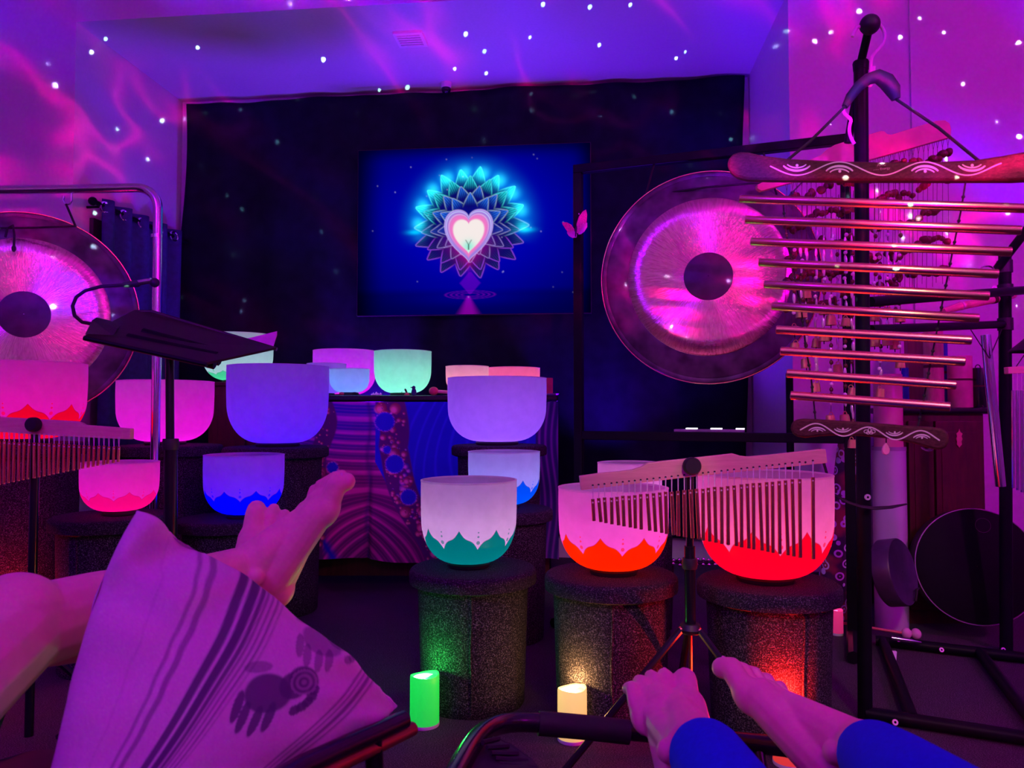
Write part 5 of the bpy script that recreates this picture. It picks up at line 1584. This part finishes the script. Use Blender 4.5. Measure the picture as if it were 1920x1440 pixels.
def drums():
    # big frame drum leaning at the cabinet
    c = V(1832, 1062, 2.64); r = px(106, 2.64)
    th = thing('frame_drum', 'large dark frame drum leaning beside the rack post', 'drum', (c.x, c.y, 0))
    n = Vector((-.22, -1, .16)).normalized(); z = n; x = z.orthogonal().normalized(); y = z.cross(x)
    mt = Matrix(((x.x, y.x, z.x, c.x), (x.y, y.y, z.y, c.y), (x.z, y.z, z.z, c.z), (0, 0, 0, 1)))
    dm = plain('black_drumhead', (0.006, 0.004, 0.008), .6, spec=.08)
    local_part(MB().lathe([(r, -.08), (r, -.004), (r * .985, 0)], 80), 'frame', plain('drum_hoop', (.02, .008, .014), .4, spec=.15), th, mt)
    local_part(MB().lathe([(r * .985, 0), (r * .97, .001), (.002, .001)], 80), 'drumhead', dm, th, mt)
    pts = [Vector((r * .998 * math.cos(a), r * .998 * math.sin(a), .001)) for a in [2 * math.pi * k / 80 for k in range(80)]]
    local_part(MB().path(pts, .0022, 6, closed=True), 'bright_edge', plain('hoop_edge_highlight', (.55, .42, .5), .25, .7), th, mt)  # edge highlight of the hoop, put into a thin pale ring
    e = mt.inverted() @ V(1848, 985, 2.63)
    pts = [Vector((e.x + .024 * math.cos(a), e.y + .024 * math.sin(a), .002)) for a in [2 * math.pi * k / 30 for k in range(30)]]
    local_part(MB().path(pts, .0008, 5, closed=True), 'round_mark', plain('dim_mark', (.10, .05, .08), .5), th, mt)
    # small drum turned sideways
    c = V(1694, 1072, 2.52); r = px(62, 2.52)
    th = thing('small_frame_drum', 'small purple-lit frame drum leaning on its edge beside the large drum', 'drum', (c.x, c.y, 0))
    n = Vector((.66, -.70, .22)).normalized(); x = n.orthogonal().normalized(); y = n.cross(x)
    mt = Matrix(((x.x, y.x, n.x, c.x), (x.y, y.y, n.y, c.y), (x.z, y.z, n.z, c.z), (0, 0, 0, 1)))
    local_part(MB().lathe([(r * .95, -.06), (r, -.055), (r, -.004), (r * .97, 0)], 60, None), 'frame', plain('purple_hoop', (.05, .02, .06), .4), th, mt)
    local_part(MB().lathe([(r * .97, 0), (r * .90, -.003), (.002, -.003)], 60), 'drumhead', plain('purple_drumhead', (.06, .03, .09), .5, spec=.15), th, mt)
    local_part(MB().path([Vector((-.03, r * .9, .004)), Vector((0, r * .7, .012)), Vector((.03, r * .9, .004))], .004, 8), 'strap', M['black_rubber'], th, mt)
    # double headed mallet on the carpet
    a, b = floor_pt(1562, 1190), floor_pt(1694, 1198)
    up = Vector((0, 0, .02))
    m = thing('ball_mallet', 'wooden mallet with two pale pink balls lying on the carpet', 'mallet', a)
    MB().path([a + up * 2.3, b + up], .0045, 8).build('handle', plain('red_stick', (.6, .12, .12), .5), m)
    bm = plain('pink_felt', (.75, .35, .6), .8, var=.1)
    e = (b - a).normalized()
    for k in (0, 1):
        MB().sphere(b + up + e * (.010 + .030 * k), .0175, 16, 10, (.95, 1, 1.05)).build('ball', bm, m)
    # bright stick on the rack base
    a, b = floor_pt(1672, 1222) + Vector((0, 0, .045)), floor_pt(1728, 1228) + Vector((0, 0, .040))
    o = MB().path([a, a.lerp(b, .62), b], [.007, .007, .002], 10).build('metal_beater', M['chrome'], origin=a)
    tag(o, 'short bright metal beater lying on the rack base', 'beater')
    # jingle beads seen between the buckets
    c = V(1297, 1055, 2.5)
    th = thing('jingle_strap', 'strap of tiny silver jingles hanging between two carpeted buckets', 'jingles', V(1297, 1080, 2.5))
    MB().path([V(1262, 1052, 2.5), V(1298, 1056, 2.5), V(1345, 1053, 2.5)], .006, 8).build('strap', M['black_rubber'], th)
    j0 = None
    rs = random.Random(8)
    for k in range(16):
        q = V(1264 + (k % 8) * 11 + rs.uniform(-2, 2), 1049 + (k // 8) * 9 + rs.uniform(-2, 2), 2.492)
        if j0 is None: j0 = MB().sphere(q, .0065, 8, 6).build('jingle', M['chrome'], th, origin=q)
        else: piece(j0, th, q - th.location)
    MB().path([V(1262, 1052, 2.5), V(1258, 1180, 2.52)], .004, 6).build('cord', M['black_cord'], th)
    p = V(1480, 700, 2.95)
    th = thing('thin_black_stand', 'thin black upright stand behind the gong edge', 'stand', (p.x, 2.95, 0))
    MB().tube((p.x, 2.95, .02), p, .014).build('pole', M['black_metal'], th)
    MB().lathe([(.12, 0), (.12, .012), (.03, .03)], 30, Matrix.Translation((p.x, 2.95, 0)), close=True).build('base', M['black_metal'], th)
drums()

# ------------------------------------------------------------------ reclining people
def capsule(m, a, b, ra, rb, seg=14):
    """a rounded tapered limb segment"""
    a, b = Vector(a), Vector(b); d = (b - a).normalized()
    pts = []; rs = []
    for k in range(5):
        t = k / 4 * math.pi / 2
        pts.append(a - d * ra * math.cos(t)); rs.append(max(ra * math.sin(t), ra * .05))
    for k in range(1, 5):
        t = k / 4 * math.pi / 2
        if k == 1:
            for q in (.25, .5, .75): pts.append(a.lerp(b, q)); rs.append(ra + (rb - ra) * q)
            pts.append(b); rs.append(rb)
        pts.append(b + d * rb * math.sin(t)); rs.append(max(rb * math.cos(t), rb * .05))
    m.path(pts, rs, seg)

class Foot:
    """heel at the origin, toes along ex, top of the foot along ez, little toe along ey"""
    def __init__(self, tip, ex, ey_hint, up_hint, k=1.0):
        self.k = k
        self.ex = Vector(ex).normalized()
        ey = Vector(ey_hint); ey = (ey - self.ex * ey.dot(self.ex)).normalized(); self.ey = ey
        ez = self.ex.cross(ey)
        if ez.dot(Vector(up_hint)) < 0: ez = -ez
        self.ez = ez
        self.o = Vector(tip) - (self.ex * .245 - self.ey * .031 + self.ez * .017) * k
    def p(self, x, y, z): return self.o + (self.ex * x + self.ey * y + self.ez * z) * self.k
    def flesh(self, m):
        p = self.p; K = self.k
        def cap(a, b, ra, rb, seg=14): capsule(m, a, b, ra * K, rb * K, seg)
        def ball(c, r, *w): m.sphere(c, r * K, *w)
        rot = Matrix((self.ex, self.ey, self.ez)).transposed()
        ball(p(.032, 0, .030), .034, 18, 12, (1.0, .95, .95), rot)
        cap(p(.035, .002, .034), p(.155, .010, .026), .032, .026)
        cap(p(.05, -.010, .045), p(.165, -.022, .030), .030, .026)
        ball(p(.176, -.028, .022), .026, 18, 12, (1.2, .85, .85), rot)
        ball(p(.168, .006, .024), .028, 18, 12, (1.2, 1.1, .75), rot)
        ball(p(.155, .032, .018), .022, 18, 12, (1.4, .85, .80), rot)
        cap(p(.055, 0, .080), p(.150, -.006, .040), .035, .020)
        cap(p(.055, .004, .07), p(.140, .022, .030), .030, .018)
        # toes, unequal and slightly bent
        for (x0, y0, x1, y1, r0, r1) in ((.185, -.030, .244, -.034, .0165, .0150), (.186, -.006, .243, -.0075, .0100, .0096), (.182, .0115, .236, .0120, .0096, .0092),
                                         (.175, .0285, .224, .0300, .0094, .0089), (.166, .0435, .208, .0465, .0092, .0088)):
            mid = p((x0 + x1) / 2 + .004, (y0 + y1) / 2, .0255)
            cap(p(x0, y0, .021), mid, r0, r0 * .96, 12)
            cap(mid, p(x1 - r1, y1, .015), r0 * .96, r1, 12)
        for s in (-1, 1):
            ball(p(.048, s * .033, .078), .014, 12, 8)
        cap(p(.012, 0, .05), p(.020, 0, .12), .016, .018)          # tendon of the heel
    def ankle(self): return self.p(.047, 0, .092)
    def nails(self, parent):
        for (x, y, r, z) in ((.232, -.034, .0085, .0275), (.235, -.0075, .0052, .0228), (.228, .012, .0050, .0224), (.216, .030, .0046, .0218), (.200, .0465, .0042, .0212)):
            rot = Matrix((self.ex, self.ey, self.ez)).transposed()
            MB().sphere(self.p(x, y, z), r, 10, 6, (1.1, .9, .22), rot).build('toenail', M['nail'], parent)

def grow(o, voxel, smooth_n=6, fac=.5):
    r = o.modifiers.new('remesh', 'REMESH'); r.mode = 'VOXEL'; r.voxel_size = voxel; r.use_smooth_shade = True
    s = o.modifiers.new('smooth', 'SMOOTH'); s.iterations = smooth_n; s.factor = fac

def guest_with_camera():
    """only the lower legs of the guest on the front lounger come into view"""
    fl = Foot(V(1274, 1256, 1.30), (0.02, .90, .43), (-.97, -.02, .16), (0, -.6, .8), 1.20)
    fr = Foot(V(1347, 1234, 1.33), (-.33, .78, .53), (.90, .12, -.42), (0, -.8, .6), 1.20)
    th = thing('person', 'person in blue leggings with bare feet up on a lounger', 'person', (.25, .2, .30))
    m = MB()
    kl, kr = Vector((.24, .66, .355)), Vector((.41, .68, .40))
    hl, hr = Vector((.26, .24, .30)), Vector((.42, .24, .30))
    for f, k, h in ((fl, kl, hl), (fr, kr, hr)):
        f.flesh(m)
        a = f.ankle()
        capsule(m, a, a.lerp(k, .3), .036, .040)
        capsule(m, a.lerp(k, .3), a.lerp(k, .62), .040, .050)
        capsule(m, a.lerp(k, .62), k, .050, .052)
        capsule(m, k, h, .054, .075)
    capsule(m, hl, hr, .09, .09)
    capsule(m, (hl + hr) / 2, Vector((.34, -.25, .62)), .12, .14)
    body = m.build('body', M['skin'], th)
    grow(body, .0028, 3, .5)
    fl.nails(body); fr.nails(body)
    m = MB()
    for f, k, h, c in ((fl, kl, hl, .10), (fr, kr, hr, .20)):
        a = f.ankle()
        capsule(m, a.lerp(k, c), a.lerp(k, .45), .050, .056)
        capsule(m, a.lerp(k, .45), k, .056, .062)
        capsule(m, k, h, .064, .088)
    capsule(m, hl, hr, .11, .11)
    t = m.build('leggings', M['trousers'], th)
    grow(t, .007, 8, .5)
    MB().path([hl + Vector((-.10, -.1, -.02)), hr + Vector((.10, -.1, -.02))], .02, 8).build('waistband', M['trousers'], th)
guest_with_camera()

def guest_beside():
    fa = Foot(V(654, 884, 1.36), (.42, .10, .90), (-.55, .85, .10), (-.9, 0, .44), 1.12)
    fb = Foot(V(489, 937, 1.46), (.10, .42, .90), (.97, .10, -.16), (-.1, -.97, .2), 1.16)
    th = thing('person', 'person lying back with knee raised and bare feet crossed beside the cushion', 'person', (-.75, .45, .32))
    m = MB()
    ka, kb = Vector((-.635, .98, .50)), Vector((-.86, 1.02, .47))
    ha, hb = Vector((-.66, .50, .34)), Vector((-.84, .50, .34))
    for f, k, h in ((fa, ka, ha), (fb, kb, hb)):
        f.flesh(m)
        a = f.ankle()
        capsule(m, a, a.lerp(k, .3), .035, .039)
        capsule(m, a.lerp(k, .3), a.lerp(k, .7), .039, .052)
        capsule(m, a.lerp(k, .7), k, .052, .056)
        capsule(m, k, h, .064, .085)
    m.sphere(ka + Vector((0, .01, .012)), .062, 20, 14)
    capsule(m, ha, hb, .10, .10)
    capsule(m, (ha + hb) / 2, Vector((-.75, .05, .62)), .13, .15)
    body = m.build('body', M['skin'], th)
    grow(body, .0030, 3, .5)
    fa.nails(body); fb.nails(body)
    m = MB()
    for k, h in ((ka, ha), (kb, hb)):
        capsule(m, k.lerp(h, .42), h, .090, .105)
    capsule(m, ha, hb, .12, .12)
    s = m.build('shorts', M['shorts'], th)
    grow(s, .008, 8, .5)
guest_beside()

# ------------------------------------------------------------------ printed cushion
def cushion():
    A, B, D, C4 = V(252, 966, 1.00), V(744, 1324, 1.10), V(70, 1560, .80), V(330, 1600, .84)
    eu = B - A; ev = D - A
    n = eu.cross(ev).normalized()
    if n.y > 0: n = -n
    N = 190
    U, Wv = np.meshgrid(np.linspace(0, 1, N), np.linspace(0, 1, N))
    su, sv = 2 * U - 1, 2 * Wv - 1
    # edges swell out between the corners
    pin = -0.050
    uu = U + pin * (1 - sv ** 2) * -su * 1.0 * np.abs(su) ** 3
    vv = Wv + pin * (1 - su ** 2) * -sv * np.abs(sv) ** 3
    puff = ((1 - su ** 2) ** .42) * ((1 - sv ** 2) ** .42)
    rs = np.random.RandomState(1)
    wr = 0.010 * np.sin(su * 9 + 3 * sv) * (np.abs(sv) ** 3) + 0.008 * np.sin(sv * 13 + su * 4) * (np.abs(su) ** 3) + .004 * np.sin(su * 23 + sv * 11) * np.clip(np.abs(su) + np.abs(sv) - .6, 0, 1)
    crn = 0.020 * np.sin(22 * U + 9 * Wv + 1.0) * np.exp(-((U - .10) ** 2 + (Wv - .10) ** 2) / .035) + .010 * np.sin(9 * U - 26 * Wv) * np.exp(-((U - .05) ** 2 + (Wv - .3) ** 2) / .03)
    Aa, eua, eva, na = [np.array(x) for x in (A, eu, ev, n)]
    P = Aa + uu[..., None] * eua + vv[..., None] * eva + (uu * vv)[..., None] * np.array(C4 - B - (D - A))
    # corner A folds away a little
    front = P + ((puff * .085 + wr * .6 + crn))[..., None] * na
    back = P - (puff * .06)[..., None] * na
    # print
    base = np.zeros((N, N, 3)); base[:] = (0.66, 0.52, 0.62)
    base *= (0.92 + 0.08 * rs.rand(N, N))[..., None]
    dark = np.array([0.085, 0.05, 0.14])
    bend = U - 0.018 * np.sin(Wv * 3.0) + .002 * np.sin(Wv * 16)
    def stripe(c, w, amt, rough=.0):
        a = smooth(w - np.abs(bend - c + rough * np.sin(Wv * 50)), -.004, .004) * amt
        base[:] = base * (1 - a)[..., None] + a[..., None] * dark
    for c, w, amt, ro in ((.215, .007, .5, .0015), (.255, .011, .6, .002), (.355, .016, .95, 0), (.398, .016, .98, 0), (.428, .008, .9, 0), (.445, .005, .7, 0), (.463, .004, .7, 0), (.482, .004, .75, 0), (.50, .003, .5, 0),
                      (.82, .004, .75, 0), (.836, .004, .7, 0), (.854, .007, .8, 0), (.873, .004, .7, 0), (.12, .003, .15, .002)):
        stripe(c, w, amt, ro)
    def blob(cu, cv, ru, rv, amt=.85, rot=0.0):
        du, dv = U - cu, Wv - cv
        a2 = du * math.cos(rot) + dv * math.sin(rot); b2 = -du * math.sin(rot) + dv * math.cos(rot)
        a = smooth(1 - np.hypot(a2 / ru, b2 / rv), 0, .15) * amt
        base[:] = base * (1 - a)[..., None] + a[..., None] * dark
    for (cu, cv, sc, amt) in ((.62, .40, 1.15, .92), (.66, .06, .95, .6)):
        blob(cu, cv, .075 * sc, .085 * sc, amt, .5)                       # body of the elephant print
        blob(cu + .062 * sc, cv - .115 * sc, .050 * sc, .060 * sc, amt)   # head
        blob(cu + .048 * sc, cv - .075 * sc, .045 * sc, .060 * sc, amt)   # neck
        for k in range(5):                                                # trunk curling out
            blob(cu + (.105 + .012 * k - .003 * k * k) * sc, cv + (-.11 + .026 * k) * sc, .016 * sc, .026 * sc, amt)
        for du, dv in ((-.055, .09), (-.015, .11), (.028, .10), (.055, .065)):
            blob(cu + du * sc, cv + dv * sc, .017 * sc, .062 * sc, amt, -.35)
        blob(cu - .075 * sc, cv - .06 * sc, .022 * sc, .050 * sc, amt * .6, .8)
        # ear drawn as pale rings
        d = np.hypot((U - cu - .066 * sc) / (.042 * sc), (Wv - cv + .11 * sc) / (.055 * sc))
        rg = (0.5 + 0.5 * np.sin(d * 16)) * (d < .95) * .45
        base[:] = base * (1 - rg)[..., None] + rg[..., None] * np.array([0.5, 0.36, 0.48])
    nf = N * N
    m = MB()
    m.v = [tuple(p) for p in front.reshape(-1, 3)] + [tuple(p) for p in back.reshape(-1, 3)]
    idx = np.arange(nf).reshape(N, N)
    q = np.stack([idx[:-1, :-1], idx[1:, :-1], idx[1:, 1:], idx[:-1, 1:]], -1).reshape(-1, 4)
    q2 = q[:, ::-1] + nf
    m.f = [tuple(int(k) for k in a) for a in q] + [tuple(int(k) for k in a) for a in q2]
    ring = list(idx[0, :]) + list(idx[1:, -1]) + list(idx[-1, -2::-1]) + list(idx[-2:0:-1, 0])
    for i in range(len(ring)):
        a, b = int(ring[i]), int(ring[(i + 1) % len(ring)])
        m.f.append((a, b, b + nf, a + nf))
    cols = np.concatenate([base.reshape(-1, 3), np.tile(np.array([[.6, .5, .58]]), (nf, 1))])
    th = thing('cushion', 'pale cushion printed with dark stripes and elephants standing on its corner', 'cushion', D)
    m.build('cover', vcol_mat('printed_linen', .85, spec=.15, fine=.5), th, colors=cols)
    pts = []
    for t in np.linspace(0, 1, 60):
        i = int(round(t * (N - 1)))
        pts.append(Vector((front[0, i] + back[0, i]) / 2))
    sm = [p + Vector((0, 0, .0015 * math.sin(k * 1.9))) for k, p in enumerate(pts)]
    MB().path(sm, .0032, 6).build('seam', plain('linen_seam', (.7, .58, .68), .8), th)
cushion()

# ------------------------------------------------------------------ lounger frames
def loungers():
    th = thing('lounge_chair', 'black tube lounger frame under the feet of the person in leggings', 'lounger', (.2, .7, 0))
    pts = [V(770, 1600, .90), V(840, 1480, 1.05), V(876, 1410, 1.18), V(905, 1372, 1.29), V(945, 1354, 1.36), V(1010, 1354, 1.38), V(1100, 1362, 1.385), V(1200, 1372, 1.385), V(1320, 1384, 1.385), V(1420, 1394, 1.38), V(1500, 1404, 1.36), V(1560, 1440, 1.26), V(1640, 1540, 1.08), V(1700, 1640, .92)]
    p3 = pts
    for _ in range(2):
        q = [p3[0]]
        for a, b in zip(p3, p3[1:]): q += [a.lerp(b, .25), a.lerp(b, .75)]
        p3 = q + [p3[-1]]
    MB().path(p3, .0165, 14).build('frame_tube', M['black_gloss'], th)
    MB().path([V(1010, 1356, 1.38), V(1100, 1364, 1.385), V(1180, 1373, 1.385)], .021, 14).build('foam_sleeve', M['black_rubber'], th)
    # woven lacing at the inner corner
    for k in range(6):
        a, b = V(905 + 8 * k, 1392 + 10 * k, 1.20 - .01 * k), V(935 + 18 * k, 1385 + 14 * k, 1.24 - .02 * k)
        MB().path([a, b], .004, 6).build('lace', M['black_cord'], th)
    MB().prism([V(880, 1420, 1.16), V(925, 1380, 1.28), V(960, 1395, 1.24), V(1000, 1425, 1.18), V(1040, 1480, 1.10), V(850, 1500, 1.02)], (0, 0, -.004)).build('sling_corner', M['black_rubber'], th, smooth=False)
    for a, b in ((V(1300, 1382, 1.385), 0), (V(1420, 1394, 1.38), 0)):
        MB().path([a, Vector((a.x, a.y - .12, 0.012))], .011, 10).build('leg', M['black_gloss'], th)
    MB().path([V(770, 1600, .90), Vector((-.12, .75, .012))], .011, 10).build('leg', M['black_gloss'], th)
    th = thing('lounge_chair', 'dark lounger rail beneath the printed cushion', 'lounger', (-.5, .8, 0))
    pts = [V(756, 1350, 1.08), V(700, 1376, 1.02), V(640, 1402, .96), V(560, 1440, .89), V(480, 1490, .82), V(380, 1570, .73)]
    MB().path(pts, .013, 12).build('rail', M['black_gloss'], th)
    q0 = [p + Vector((.01, .02, -.02)) for p in pts]
    MB().path(q0, .010, 12).build('rail', plain('orange_reflection', (.30, .11, .04), .35, .6), th)  # added tube, the dark rail's orange reflection put into its colour
    MB().path([pts[1], Vector((pts[1].x, 1.10, .012))], .012, 10).build('leg', M['black_gloss'], th)
    MB().path([pts[5], Vector((pts[5].x, .7, .012))], .012, 10).build('leg', M['black_gloss'], th)
    s = [V(752, 1356, 1.09), V(560, 1446, .90), V(380, 1575, .74)]
    L = [p + Vector((-.55, .05, -.06)) for p in s]
    MB().prism([s[0], s[1], s[2], L[2], L[1], L[0]], (0, 0, -.006)).build('sling', M['black_rubber'], th, smooth=False)
loungers()
